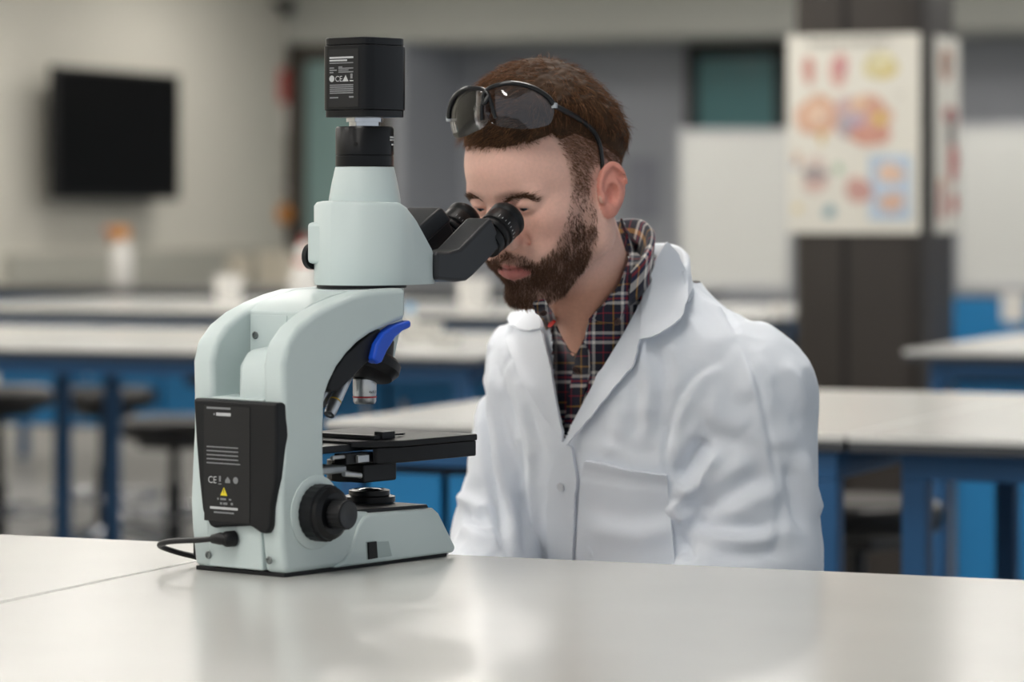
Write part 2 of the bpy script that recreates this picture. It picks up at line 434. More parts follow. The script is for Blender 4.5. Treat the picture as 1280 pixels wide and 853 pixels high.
# ------------------------------------------------------------------ stools
def make_stool(loc, rz, label, seat_z=0.64, back=False):
    r = empty('lab_stool', (*loc, 0), rz, label, 'stool', 'black lab stools')
    MB().lathe([(0.02, 0), (0.16, 0.0), (0.185, 0.015), (0.195, 0.04), (0.19, 0.065), (0.165, 0.078), (0.08, 0.072), (0.01, 0.07)], (0, 0, seat_z - 0.07), n=36).build('seat', M_vinyl, r, angle=60)
    MB().box((-0.09, -0.09, seat_z - 0.10), (0.09, 0.09, seat_z - 0.071)).build('seat_plate', M_black, r, bevel=0.006)
    MB().lathe([(0.028, 0), (0.028, 0.22), (0.018, 0.221), (0.018, seat_z - 0.10 - 0.12)], (0, 0, 0.12), n=20).build('gas_column', M_black, r)
    ring = [(0.20 * math.cos(a), 0.20 * math.sin(a), 0.24) for a in np.linspace(0, 2 * math.pi, 33)[:-1]]
    fr = MB().tube(ring, 0.010, closed=True)
    for a in (0.3, 2.4, 4.5): fr.tube([(0.027 * math.cos(a), 0.027 * math.sin(a), 0.24), (0.19 * math.cos(a), 0.19 * math.sin(a), 0.24)], 0.007)
    fr.build('foot_ring', M_chrome, r)
    for i in range(5):
        a = i * 2 * math.pi / 5 + 0.2; c, s = math.cos(a), math.sin(a)
        MB().tube([(0.02 * c, 0.02 * s, 0.115), (0.12 * c, 0.12 * s, 0.10), (0.27 * c, 0.27 * s, 0.075)], [0.022, 0.018, 0.014]).build('base_arm', M_chrome, r)
        MB().lathe([(0.01, -0.02), (0.026, -0.02), (0.03, -0.012), (0.03, 0.012), (0.026, 0.02), (0.01, 0.02)], (0.275 * c, 0.275 * s, 0.030), (-s, c, 0.0), n=18).build('caster', M_black, r)
        MB().lathe([(0.006, 0), (0.006, 0.02)], (0.272 * c, 0.272 * s, 0.058), n=8).build('caster_stem', M_chrome, r)
    if back:
        MB().tube([(-0.10, 0, seat_z - 0.09), (-0.24, 0, seat_z - 0.08), (-0.25, 0, seat_z + 0.05), (-0.22, 0, seat_z + 0.22)], 0.012).build('back_stem', M_black, r)
        bb = MB(); n = 12
        pr = [(-0.20 - 0.03 * math.cos(t), 0.20 * math.sin(t)) for t in np.linspace(-1.2, 1.2, n)]
        pr += [(x - 0.035, y) for x, y in reversed(pr)]
        bb.prism(pr, seat_z + 0.13, seat_z + 0.30, 'xy').build('backrest', M_vinyl, r, bevel=0.012)
    return r
make_stool((*at(130, 0, 12.0)[:2],), 0.4, 'black round stool between the left tables, wide seat in view', 0.625)
make_stool((*at(218, 0, 11.3)[:2],), 2.5, 'black stool with a backrest just left of the microscope', 0.56, back=True)
make_stool((*at(-2, 0, 11.4)[:2],), 1.1, 'black stool cut by the left frame edge', 0.66)
make_stool((*at(1072, 0, 7.3)[:2],), 0.9, 'black stool tucked under the table at right beside the coat', 0.635)
make_stool((*at(1318, 0, 5.1)[:2],), 0.2, 'black stool at the right frame edge, only its rim in view', 0.66)

# ------------------------------------------------------------------ television on the left wall
tvH = 0.72; tl = at(70, 165, 19.05)
tv = empty('wall_television', (tl[0], tl[1], 0), math.atan2(Vv[1], Vv[0]), 'black flat television mounted on the pale left wall', 'television')
z0 = CAMZ + (260 - 243) / FPX * 19.05 - 0.03; z1 = CAMZ + (260 - 88) / FPX * 19.05 + 0.03
MB().box((0, 0.0, z0), (1.50, 0.05, z1)).build('housing', M_black, tv, bevel=0.004)
MB().box((0.02, -0.003, z0 + 0.03), (1.48, -0.0002, z1 - 0.02)).build('screen', M_blackgl, tv, smooth=False)
MB().box((0.25, 0.051, z0 + 0.2), (1.17, 0.09, z1 - 0.2)).build('rear_case', M_black, tv, bevel=0.01)
MB().box((0.45, 0.0905, z0 + 0.25), (0.97, 0.17, z1 - 0.25)).build('wall_bracket', M_black, tv)

def lw_depth(px, off=0.0):         # point of the left wall seen at column px
    k = (px - 640) / FPX; p = np.array(CORN)
    t = (k * p[1] - p[0]) / (Vv[0] - k * Vv[1]); q = p + t * Vv
    return q
def wall_item(name, px0, px1, py0, py1, th, m, label, cat):
    a, b = lw_depth(px0), lw_depth(px1); d = a[1]
    L = float(np.linalg.norm(b - a)); za = CAMZ - (py1 - HORIZON) / FPX * d; zb = CAMZ - (py0 - HORIZON) / FPX * d
    r = empty(name, (float(a[0]), float(a[1]), za), math.atan2(Vv[1], Vv[0]), label, cat)
    return r, L, zb - za
r, L, h = wall_item('fire_sign', 349, 371, 86, 165, 0.02, M_red, 'red and white safety sign on the wall beside the glazed door', 'sign')
MB().box((0, -0.02, h * 0.46), (L, -0.001, h)).build('red_panel', M_red, r)
MB().box((L * .2, -0.02, 0), (L * .95, -0.001, h * 0.455)).build('white_panel', M_paper, r)
MB().lathe([(0.001, 0), (0.06, 0), (0.06, 0.003), (0.001, 0.003)], (L * .5, -0.0235, h * 0.75), (0, 1, 0), n=24).build('symbol', M_white, r)
for zz in (0.10, 0.2, 0.3): MB().box((L * .3, -0.022, h * zz), (L * .85, -0.0202, h * (zz + 0.035))).build('printed_line', M_red, r)
r, L, h = wall_item('light_switch', 343, 360, 222, 250, 0.02, M_white, 'pale switch plate on the wall left of the door', 'switch')
MB().box((0, -0.012, 0), (L, -0.001, h)).build('plate', mat('pale switch plastic', 'b9b5ab', 0.5), r, bevel=0.003)
MB().box((L * .35, -0.018, h * .3), (L * .65, -0.0121, h * .7)).build('rocker', M_white, r, bevel=0.002)
r, L, h = wall_item('gas_shutoff', 341, 362, 258, 278, 0.02, M_orange, 'orange round valve box on the wall below the switch', 'valve')
MB().lathe([(0.01, 0), (0.06, 0), (0.06, 0.04), (0.045, 0.055), (0.01, 0.055)], (L * .5, -0.001, h * .5), (0, -1, 0), n=24).build('valve_body', M_orange, r)
MB().box((L * .5 - 0.05, -0.075, h * .5 - 0.01), (L * .5 + 0.05, -0.0565, h * .5 + 0.01)).build('lever', M_orange, r, bevel=0.003)
# small dome camera high on the wall
c = lw_depth(340); r = empty('dome_camera', (float(c[0]) + 0.10, float(c[1]), 2.62), 0, 'small black dome camera high up near the corner', 'camera')
MB().lathe([(0.02, 0.07), (0.055, 0.07), (0.055, 0.03), (0.05, 0.0), (0.03, -0.03), (0.005, -0.04)], n=24).build('dome', M_black, r)
MB().box((-0.10, -0.02, 0.03), (-0.056, 0.02, 0.07)).build('arm', M_black, r)

# ------------------------------------------------------------------ mobile whiteboards
def whiteboard(px0, d0, w, py0, py1, label):
    x, y, zt = at(px0, py0, d0); zb = at(px0, py1, d0)[2]
    r = empty('mobile_whiteboard', (x, y, 0), RZ, label, 'whiteboard', 'mobile whiteboards')
    MB().box((0.012, 0, zb + 0.012), (w - 0.012, 0.02, zt - 0.012)).build('board', M_board, r, smooth=False)
    for lo, hi in (((0, -0.006, zt - 0.025), (w, 0.026, zt)), ((0, -0.006, zb), (w, 0.026, zb + 0.025)), ((0, -0.006, zb + 0.0255), (0.02, 0.026, zt - 0.0255)), ((w - 0.02, -0.006, zb + 0.0255), (w, 0.026, zt - 0.0255))):
        MB().box(lo, hi).build('edge_trim', M_alu, r, bevel=0.003)
    MB().box((0.1, -0.07, zb - 0.006), (w - 0.1, -0.0062, zb + 0.008)).build('pen_tray', M_grey2, r, bevel=0.002)
    for xx in (0.03, w - 0.07):
        MB().box((xx, 0.027, 0.06), (xx + 0.04, 0.06, zt - 0.1)).build('post', M_alu, r, bevel=0.003)
        MB().box((xx, -0.25, 0.0), (xx + 0.04, 0.30, 0.0595)).build('foot', M_alu, r, bevel=0.004)
    return r
whiteboard(848, 17.2, 0.62, 162, 362, 'white board standing between the man and the dark column')
whiteboard(1196, 16.2, 1.3, 154, 362, 'white board at the right edge behind the dark column')

# ------------------------------------------------------------------ things on the far benches
def bench_item(px, py, d):
    x, y, _ = at(px, py, d); return (x, y, TZ)
r = empty('spray_bottle', bench_item(152, 0, 16.4), 0.6, 'white spray bottle with orange and red trigger on the farthest bench', 'bottle')
MB().lathe([(0.01, 0), (0.05, 0), (0.055, 0.01), (0.055, 0.16), (0.045, 0.195), (0.018, 0.215), (0.016, 0.235), (0.005, 0.236)], n=28).build('bottle_body', M_white, r)
MB().prism([(-0.03, 0.236), (0.035, 0.236), (0.045, 0.27), (0.02, 0.30), (-0.07, 0.29), (-0.075, 0.265)], -0.016, 0.016).build('spray_head', M_orange, r, bevel=0.004)
MB().prism([(-0.038, 0.262), (-0.055, 0.262), (-0.068, 0.215), (-0.058, 0.205)], -0.007, 0.007).build('trigger', M_orange, r, bevel=0.002)
MB().box((-0.092, -0.011, 0.268), (-0.0755, 0.011, 0.288)).build('nozzle', M_red, r, bevel=0.003)
r = empty('wash_bottle', bench_item(381, 0, 14.2), 0, 'white wash bottle with red cap left of the microscope head', 'bottle')
MB().lathe([(0.01, 0), (0.06, 0), (0.068, 0.012), (0.066, 0.07), (0.05, 0.115), (0.042, 0.15), (0.042, 0.165), (0.02, 0.168)], n=28).build('bottle_body', M_white, r)
MB().lathe([(0.0425, 0.145), (0.0455, 0.146), (0.0455, 0.164), (0.0425, 0.1645)], n=28, cap=False).build('red_band', M_red, r)
MB().lathe([(0.02, 0.169), (0.035, 0.169), (0.033, 0.21), (0.018, 0.235), (0.005, 0.236)], n=28).build('neck', M_white, r)
MB().lathe([(0.012, 0.2365), (0.016, 0.2365), (0.015, 0.262), (0.004, 0.266)], n=20).build('cap', M_red, r)
def tub(px, d, rad, hh, label, m=M_white):
    r = empty('plastic_tub', bench_item(px, 0, d), 0.2, label, 'tub', 'tubs and boxes on the far benches')
    MB().lathe([(0.005, 0), (rad * .86, 0), (rad, hh * .93), (rad * 1.06, hh * .931), (rad * 1.06, hh), (rad * .97, hh), (rad * .85, 0.01), (0.005, 0.01)], n=24, cap=False).build('tub_wall', m, r)
    return r
tub(286, 13.4, 0.058, 0.115, 'small white open tub on the far table left of the microscope')
tub(592, 12.45, 0.062, 0.125, 'white open tub on the far table behind the eyepieces')
def carton(px, d, w, dd, hh, label, m):
    r = empty('carton', bench_item(px, 0, d), RZ, label, 'box', 'tubs and boxes on the far benches')
    MB().box((-w / 2, -dd / 2, 0), (w / 2, dd / 2, hh - 0.021)).build('box_body', m, r, bevel=0.004)
    MB().box((-w / 2 - 0.003, -dd / 2 - 0.003, hh - 0.02), (w / 2 + 0.003, dd / 2 + 0.003, hh)).build('lid', m, r, bevel=0.004)
    return r
carton(300, 16.6, 0.10, 0.10, 0.15, 'beige carton on the farthest bench left of the wash bottle', mat('beige card', 'b9b2a2', 0.7))
carton(345, 16.6, 0.16, 0.10, 0.17, 'wide beige carton on the farthest bench beside the wash bottle', mat('beige card', 'b9b2a2', 0.7))
carton(533, 9.55, 0.075, 0.06, 0.055, 'small pale box on the table behind the microscope arm', mat('pale card', 'c7c6c0', 0.7))
carton(560, 9.3, 0.06, 0.05, 0.035, 'low pale box beside the small box behind the microscope', mat('pale card', 'c7c6c0', 0.7))
r = empty('reagent_bottle', bench_item(512, 0, 9.6), 0, 'small pale bottle with light blue cap behind the microscope arm', 'bottle')
MB().lathe([(0.005, 0), (0.022, 0), (0.024, 0.005), (0.024, 0.06), (0.012, 0.075), (0.012, 0.085)], n=20).build('bottle_body', mat('pale card', 'c7c6c0', 0.7), r)
MB().lathe([(0.005, 0.0855), (0.015, 0.0855), (0.015, 0.11), (0.005, 0.111)], n=20).build('cap', mat('light blue cap', '7fb0d6', 0.4), r)
# ------------------------------------------------------------------ microscope
SA = math.radians(52)
SC = (-0.232, 3.461)
scope = empty('microscope', (*SC, TZ), SA, 'pale grey-green trinocular microscope with a black camera on top, on the front table', 'microscope')
W = 0.136; CY = W / 2; OX = 0.197           # width, mid plane, optical axis
M_body = mat('pale mint enamel', 'c6d3d3', 0.36, var=0.02, scale=8, bump=0.04, bscale=900)
M_bodyL = mat('pale mint enamel lid', 'c9d6d6', 0.36, var=0.02, scale=8)
M_sb = mat('black textured plastic', '121316', 0.42, var=0.08, scale=60, bump=0.08, bscale=900, spec=0.32)
M_sbl = mat('black satin metal', '0d0e11', 0.30, var=0.05, scale=40, spec=0.34)
M_tube = mat('graphite lacquer', '25272b', 0.42, var=0.05, scale=30, bump=0.05, bscale=900)
M_lever = mat('blue lever plastic', '1a50c8', 0.35, var=0.03)
M_print = mat('white print', 'b9bbbd', 0.6, var=0.0)
M_dimprint = mat('grey print', '7d7f82', 0.6, var=0.0)
M_yel = mat('yellow label', 'e0cf2c', 0.6, var=0.0)

cheek = [(-0.010, 0.004), (-0.016, 0.045), (-0.018, 0.075), (-0.016, 0.11), (-0.013, 0.15), (-0.013, 0.19), (-0.014, 0.225), (-0.007, 0.247), (0.011, 0.264),
         (0.035, 0.277), (0.064, 0.287), (0.095, 0.295), (0.123, 0.300), (0.188, 0.302), (0.188, 0.268), (0.165, 0.2625), (0.130, 0.2536), (0.108, 0.244), (0.090, 0.2324), (0.074, 0.219), (0.0625, 0.2042), (0.056, 0.192),
         (0.0535, 0.179), (0.0522, 0.15), (0.0525, 0.115), (0.057, 0.095), (0.068, 0.08), (0.085, 0.068), (0.10, 0.063), (0.13, 0.060), (0.13, 0.004)]
stand = empty_stand = None
body = MB()
body.prism(cheek, 0.0, 0.030).prism(cheek, W - 0.034, W - 0.004)
body.build('stand', M_body, scope, bevel=0.0065, seg=4, angle=28)
# centre web of the stand: rear wall, inner plate and top deck
web = [(-0.014, 0.006), (-0.016, 0.05), (-0.012, 0.188), (0.046, 0.190), (0.046, 0.278), (0.064, 0.2865), (0.095, 0.2945), (0.123, 0.2995), (0.187, 0.3015), (0.187, 0.268), (0.130, 0.2545), (0.09, 0.2335),
       (0.0625, 0.205), (0.0525, 0.179), (0.0515, 0.115), (0.06, 0.09), (0.09, 0.066), (0.13, 0.059), (0.13, 0.006)]
MB().prism(web, 0.0295, W - 0.0295).build('rear_web', M_body, scope, bevel=0.002)
# carrying recess: inner step and plate with screw
MB().prism([(-0.008, 0.180), (-0.006, 0.222), (0.006, 0.238), (0.0455, 0.242), (0.0455, 0.180)], 0.028, 0.0735).build('recess_step', M_body, scope, bevel=0.009, seg=4)
MB().box((0.0445, 0.048, 0.228), (0.0458, 0.100, 0.274)).build('recess_plate', M_body, scope, bevel=0.0005)
def screw(y, z, x, ax=(-1, 0, 0)):
    s = MB().lathe([(0.0008, 0), (0.0042, 0), (0.0042, 0.0008), (0.0036, 0.0014), (0.0026, 0.0014), (0.0024, 0.0002), (0.0008, 0.0002)], (x, y, z), ax, n=20).build('screw', mat('zinc screw', '7e8484', 0.4, metal=0.7), scope)
screw(0.093, 0.252, 0.0443)
screw(0.106, 0.018, -0.0157); screw(0.018, 0.018, -0.0157)
# front apron below the head
MB().prism([(0.180, 0.3012), (0.246, 0.3012), (0.246, 0.272), (0.2395, 0.2546), (0.224, 0.2075), (0.214, 0.2075), (0.226, 0.256), (0.180, 0.272)], 0.050, 0.104).build('front_apron', M_body, scope, bevel=0.003)
# dark lining under the arch, blue filter lever
MB().prism([(0.060, 0.196), (0.070, 0.2125), (0.09, 0.2315), (0.13, 0.2525), (0.149, 0.258), (0.154, 0.236), (0.122, 0.219), (0.100, 0.205), (0.082, 0.194), (0.068, 0.192)], 0.004, W - 0.004).build('arch_lining', M_sb, scope, bevel=0.002)
lev = [(0.128, 0.2255), (0.134, 0.2415), (0.146, 0.2535), (0.166, 0.2615), (0.192, 0.2665), (0.1925, 0.2585), (0.178, 0.2545), (0.166, 0.248), (0.152, 0.234), (0.143, 0.2215), (0.136, 0.220)]
MB().prism(lev, -0.004, 0.010).build('filter_lever', M_lever, scope, bevel=0.003, seg=3)
# base: front cover, black top plate, rubber sole
MB().prism([(0.066, 0.004), (0.268, 0.004), (0.2715, 0.010), (0.242, 0.050), (0.232, 0.0565), (0.125, 0.0585), (0.112, 0.054), (0.104, 0.046), (0.092, 0.020), (0.082, 0.012)], -0.003, W + 0.003).build('base_cover', M_bodyL, scope, bevel=0.005, seg=3)
MB().prism([(0.105, 0.0565), (0.232, 0.0562), (0.229, 0.0605), (0.110, 0.0630)], 0.004, W - 0.004).build('base_top_plate', M_sbl, scope, bevel=0.001)
MB().box((-0.008, 0.004, 0.0), (0.264, W - 0.004, 0.0045)).build('rubber_sole', M_sb, scope, bevel=0.001)
MB().lathe([(0.004, 0), (0.029, 0), (0.029, 0.006), (0.023, 0.0075), (0.023, 0.0125), (0.018, 0.014), (0.017, 0.012), (0.001, 0.012)], (OX + 0.008, CY, 0.0622), n=44).build('field_lens_ring', M_sbl, scope)
MB().lathe([(0.001, 0), (0.0165, 0), (0.012, 0.002), (0.001, 0.003)], (OX + 0.008, CY, 0.0745), n=32).build('field_lens', mat('lens glass', '2a2f3a', 0.05, var=0), scope)
# power switch pocket
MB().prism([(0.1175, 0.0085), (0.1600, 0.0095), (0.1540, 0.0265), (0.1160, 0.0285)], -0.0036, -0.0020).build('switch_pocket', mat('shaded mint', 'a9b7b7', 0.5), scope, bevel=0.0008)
MB().prism([(0.1180, 0.0090), (0.1330, 0.0095), (0.1310, 0.0280), (0.1170, 0.0280)], -0.0062, -0.0037).build('power_switch', M_sb, scope, bevel=0.0008)
# focus knobs
KX, KZ = 0.036, 0.066
MB().lathe([(0.030, 0), (0.0395, 0.0), (0.0395, 0.0015), (0.034, 0.003), (0.030, 0.003)], (KX, -0.0005, KZ), (0, -1, 0), n=48).build('knob_collar', M_body, scope)
def ribbed(r, h0, h1, c, ax, n=72, d=0.0007):
    V = []; F = []; q = Vector((0, 0, 1)).rotation_difference(Vector(ax)).to_matrix()
    prof = [(0.6, h0), (1.0, h0 + 0.001), (1.0, h1 - 0.001), (0.94, h1), (0.3, h1)]
    for f, h in prof:
        for k in range(n):
            a = 2 * math.pi * k / n; rr = r * f - (d if (k % 3 == 0 and f == 1.0) else 0)
            V.append(Vector(c) + q @ Vector((rr * math.cos(a), rr * math.sin(a), h)))
    for i in range(len(prof) - 1):
        for k in range(n): F.append((i * n + k, i * n + (k + 1) % n, (i + 1) * n + (k + 1) % n, (i + 1) * n + k))
    F.append(tuple(range(n))); F.append(tuple((len(prof) - 1) * n + k for k in range(n)))
    return V, F
for sgn, y0 in ((-1, -0.001), (1, W + 0.001)):
    s_ = 1.0 if sgn < 0 else 0.45
    V, F = ribbed(0.0305, 0.002, 0.019 * s_, (KX, y0, KZ), (0, sgn, 0)); obj('coarse_knob', V, F, M_sb, scope, angle=40)
    if sgn < 0:
        MB().lathe([(0.016, 0.0192), (0.028, 0.0192), (0.0275, 0.024), (0.022, 0.028), (0.010, 0.028)], (KX, y0, KZ), (0, sgn, 0), n=48).build('knob_shoulder', M_sbl, scope)
        V, F = ribbed(0.0160, 0.0282, 0.046, (KX, y0, KZ), (0, sgn, 0), n=60); obj('fine_knob', V, F, M_sb, scope, angle=40)
        MB().lathe([(0.001, 0.0463), (0.0060, 0.0463), (0.0070, 0.0468), (0.0140, 0.0468), (0.0140, 0.0462)], (KX, y0, KZ), (0, sgn, 0), n=40).build('knob_cap', M_tube, scope)
# rear black power-supply cover with its label
pan = [(0.121, 0.186), (0.001, 0.185), (0.000, 0.151), (0.0017, 0.1056), (0.0073, 0.072), (0.0095, 0.054), (0.015, 0.0465), (0.024, 0.0470), (0.035, 0.052), (0.0396, 0.0535), (0.085, 0.0495), (0.0896, 0.0480), (0.0966, 0.0497), (0.108, 0.066), (0.113, 0.10), (0.1176, 0.142)]
cov = MB().prism(pan, -0.024, -0.004, 'yz').build('rear_cover', M_sb, scope, bevel=0.0105, seg=4, angle=25)
MB().box((-0.0246, 0.038, 0.056), (-0.0241, 0.104, 0.179)).build('label_plate', mat('black label film', '0f0f11', 0.55, var=0.02), cov, bevel=0.0002)
XL = -0.0250; YS = -0.0285
def rear_text(body, yl, z, size, m, name='lettering'):    # text seen from behind: reads along -y
    V, F = text_mesh(body, size)
    return obj(name, [(XL, YS + yl - x, z + y) for x, y, q in V], F, m, cov, smooth=False)
def rear_line(y1, y0, z, t, m):
    return MB().box((XL, YS + y0, z), (XL + 0.0003, YS + y1, z + t)).build('printed_line', m, cov, smooth=False)
for i, (a, b) in enumerate(((0.1285, 0.094), )): rear_line(a, b, 0.1755, 0.0022, M_dimprint)
rear_line(0.1145, 0.0935, 0.1685, 0.0034, M_print)
rear_line(0.1185, 0.1165, 0.1690, 0.0022, M_dimprint)
for i in range(5): rear_line(0.1285, 0.083 - (0.003 if i == 4 else 0), 0.1345 - i * 0.0043, 0.0013, M_dimprint)
rear_text('CE', 0.1265, 0.0965, 0.0105, M_print)
# bin, house and disc approval marks
MB().box((XL, YS + 0.108, 0.0985), (XL + 0.0003, YS + 0.1105, 0.1045)).build('approval_mark', M_dimprint, cov, smooth=False)
MB().box((XL, YS + 0.107, 0.0955), (XL + 0.0003, YS + 0.1115, 0.0965)).build('approval_mark', M_dimprint, cov, smooth=False)
MB().prism([(YS + y_, z_) for y_, z_ in ((0.0945, 0.0975), (0.1015, 0.0975), (0.1015, 0.1005), (0.098, 0.1040), (0.0945, 0.1005))], XL, XL + 0.0003, 'yz').build('approval_mark', M_dimprint, cov, smooth=False)
MB().lathe([(0.0004, 0), (0.0036, 0), (0.0036, 0.0003), (0.0004, 0.0003)], (XL, YS + 0.0865, 0.1008), (1, 0, 0), n=20).build('approval_mark', M_dimprint, cov, smooth=False)
MB().prism([(YS + 0.0985, 0.0838), (YS + 0.1085, 0.0838), (YS + 0.1035, 0.0925)], XL, XL + 0.0003, 'yz').build('warning_triangle', M_yel, cov, smooth=False)
MB().box((XL - 0.0002, YS + 0.1031, 0.0865), (XL - 0.0001, YS + 0.1039, 0.0905)).build('warning_mark', M_sb, cov, smooth=False)
for y1, y0, z, t, m_ in ((0.1130, 0.1110, 0.0790, 0.0022, M_dimprint), (0.1085, 0.1005, 0.0790, 0.0022, M_dimprint), (0.0960, 0.0930, 0.0790, 0.0018, M_dimprint), (0.1090, 0.1060, 0.0742, 0.0024, M_dimprint),
                         (0.1045, 0.0985, 0.0742, 0.0024, M_dimprint), (0.0935, 0.0905, 0.0742, 0.0026, M_dimprint), (0.1235, 0.0835, 0.0690, 0.0026, M_print), (0.1180, 0.0890, 0.0648, 0.0017, M_dimprint)):
    rear_line(y1, y0, z, t, m_)
# power cord
MB().lathe([(0.004, 0), (0.0085, 0.0), (0.0085, 0.010), (0.006, 0.014), (0.004, 0.0145)], (-0.0165, 0.068, 0.038), (-1, 0.25, 0), n=20).build('plug', M_sb, scope)
MB().tube([(-0.026, 0.068, 0.038), (-0.0265, 0.079, 0.038), (-0.0262, 0.090, 0.037)], [0.0062, 0.0068, 0.005], n=12).build('strain_relief', M_sb, scope)
cord = spline([(-0.0262, 0.086, 0.0375), (-0.025, 0.115, 0.034), (-0.024, 0.155, 0.030), (-0.016, 0.178, 0.024), (0.004, 0.183, 0.017), (0.024, 0.172, 0.010), (0.05, 0.16, 0.0042), (0.12, 0.165, 0.0040), (0.19, 0.19, 0.0040)], 70)
MB().tube(cord, 0.0032, n=10).build('power_cord', M_sb, scope)
MB().box((0.004, W + 0.0005, 0.012), (0.030, W + 0.012, 0.048)).build('socket_block', M_sb, scope, bevel=0.002)

# ---- trinocular head
def ztop(x):
    xs = [0.12, 0.195, 0.210, 0.222, 0.2745]; zs = [0.3985, 0.3960, 0.3905, 0.3800, 0.3345]
    return float(np.interp(x, xs, zs))
R0 = 0.0565; half = []
for a in np.linspace(180, 80, 15):
    half.append((OX + R0 * math.cos(math.radians(a)), R0 * math.sin(math.radians(a))))
half += [(0.222, 0.0545), (0.240, 0.0505), (0.258, 0.0465), (0.270, 0.0415), (0.2745, 0.034)]
rows = []
zb = 0.3045
n = len(half); V = []; F = []
for (x, y) in half:                       # per station: bottom-left, top-left, inset-left, inset-right, top-right, bottom-right
    zt = ztop(x); yi = max(0.0, y - 0.004); xi = x + (0.004 if x < OX else -0.0)
    dy = min(0.004, y * 0.3)
    V += [(x, CY + y * 0.97, zb), (x, CY + y, zb + 0.006), (x, CY + y, zt - 0.005), (x + (0.0015 if x < OX else -0.001), CY + yi + dy * .3, zt - 0.001), (x + (0.003 if x < OX else -0.001), CY + max(0, y - 0.009), zt),
          (x + (0.003 if x < OX else -0.001), CY - max(0, y - 0.009), zt), (x + (0.0015 if x < OX else -0.001), CY - yi - dy * .3, zt - 0.001), (x, CY - y, zt - 0.005), (x, CY - y, zb + 0.006), (x, CY - y * 0.97, zb)]
for i in range(n - 1):
    for k in range(10):
        F.append((i * 10 + k, i * 10 + (k + 1) % 10, (i + 1) * 10 + (k + 1) % 10, (i + 1) * 10 + k))
F.append(tuple((n - 1) * 10 + k for k in range(10)))
head = obj('trinocular_head', V, F, M_body, scope, angle=40)
bpy.context.view_layer.update()
MB().lathe([(0.001, 0), (0.050, 0), (0.050, 0.0035), (0.001, 0.0035)], (OX - 0.005, CY, 0.3012), n=44).build('head_gasket', M_sb, scope)
# rear lens boss with black light-path knob
MB().box((OX - R0 + 0.004, CY + 0.012, 0.328), (OX - R0 + 0.024, CY + 0.0405, 0.374)).build('rear_boss', M_body, scope, bevel=0.005, seg=3)
MB().lathe([(0.004, 0), (0.0145, 0), (0.0145, 0.006), (0.012, 0.008), (0.004, 0.008)], (OX - R0 + 0.018, CY + 0.0410, 0.336), (0, 1, 0), n=28).build('light_path_knob', M_sb, scope)
# logo stroke marks on the head are shallow recesses
for a0, z_ in ((214, 0.382), (224, 0.382)):
    pass
MB().lathe([(0.0405, 0.392), (0.0400, 0.400), (0.0370, 0.417), (0.0328, 0.4355), (0.020, 0.436)], (OX, CY, 0), n=56).build('photo_tube', M_body, scope)
MB().lathe([(0.020, 0.4362), (0.0322, 0.4362), (0.0326, 0.4375), (0.0326, 0.4475), (0.0318, 0.4480), (0.0318, 0.4486), (0.0326, 0.4492), (0.0326, 0.478), (0.0312, 0.4805), (0.018, 0.481)], (OX, CY, 0), n=56).build('camera_adapter', M_sbl, scope)
MB().lathe([(0.014, 0.4812), (0.0175, 0.4812), (0.0175, 0.4855), (0.0205, 0.4857), (0.0205, 0.4905), (0.014, 0.4907)], (OX, CY, 0), n=40).build('mount_ring', M_chrome, scope)
def camsq(w, r):
    return [(OX - w / 2 + x, CY - w / 2 + y) for x, y in rsq(w, w, r, n=3)]
camb = MB().prism(camsq(0.0715, 0.013), 0.4988, 0.5705, 'xy').build('camera_body', M_sbl, scope, bevel=0.0008)
MB().prism(camsq(0.0690, 0.0125), 0.4908, 0.4987, 'xy').build('camera_foot', M_sbl, camb, bevel=0.0008)
MB().prism(camsq(0.0690, 0.0125), 0.5706, 0.5790, 'xy').build('camera_lid', M_sbl, camb, bevel=0.001)
MB().box((OX - 0.0362, CY - 0.0215, 0.502), (OX - 0.0359, CY + 0.0215, 0.566)).build('label_film', mat('black label film', '0f0f11', 0.55, var=0.02), camb, smooth=False)
XC = OX - 0.0366
def cam_line(y1, y0, z, t, m): return MB().box((XC, CY - 0.0065 + y0, z), (XC + 0.0003, CY - 0.0065 + y1, z + t)).build('printed_line', m, camb, smooth=False)
for y1, y0, z, t, m_ in ((0.0265, -0.008, 0.5555, 0.0020, M_print), (0.0265, 0.001, 0.5525, 0.0018, M_print), (0.0265, -0.008, 0.5500, 0.0011, M_dimprint),
                         (0.0265, 0.020, 0.5445, 0.0014, M_dimprint), (0.0265, 0.016, 0.5420, 0.0014, M_dimprint), (0.0265, 0.021, 0.5395, 0.0014, M_dimprint),
                         (0.0135, 0.008, 0.5455, 0.0012, M_dimprint), (0.0135, -0.008, 0.5440, 0.0012, M_dimprint), (0.0135, -0.001, 0.5420, 0.0012, M_dimprint), (0.0135, -0.008, 0.5398, 0.0013, M_dimprint),
                         (0.0262, -0.008, 0.5255, 0.0013, M_dimprint), (0.0262, -0.008, 0.5233, 0.0013, M_dimprint), (0.0262, -0.008, 0.5211, 0.0013, M_dimprint), (0.0262, -0.008, 0.5189, 0.0013, M_dimprint), (0.0262, -0.008, 0.5167, 0.0013, M_dimprint),
                         (0.0262, 0.014, 0.5115, 0.0014, M_dimprint), (-0.002, -0.0085, 0.5118, 0.0018, M_dimprint)):
    cam_line(y1, y0, z, t, m_)
V, F = text_mesh('CE', 0.0090)
obj('lettering', [(XC, CY + 0.0120 - x, 0.5300 + y) for x, y, q in V], F, M_print, camb, smooth=False)
MB().lathe([(0.0004, 0), (0.0036, 0), (0.0036, 0.0003), (0.0004, 0.0003)], (XC, CY + 0.0167, 0.5333), (1, 0, 0), n=20).build('approval_mark', M_print, camb, smooth=False)
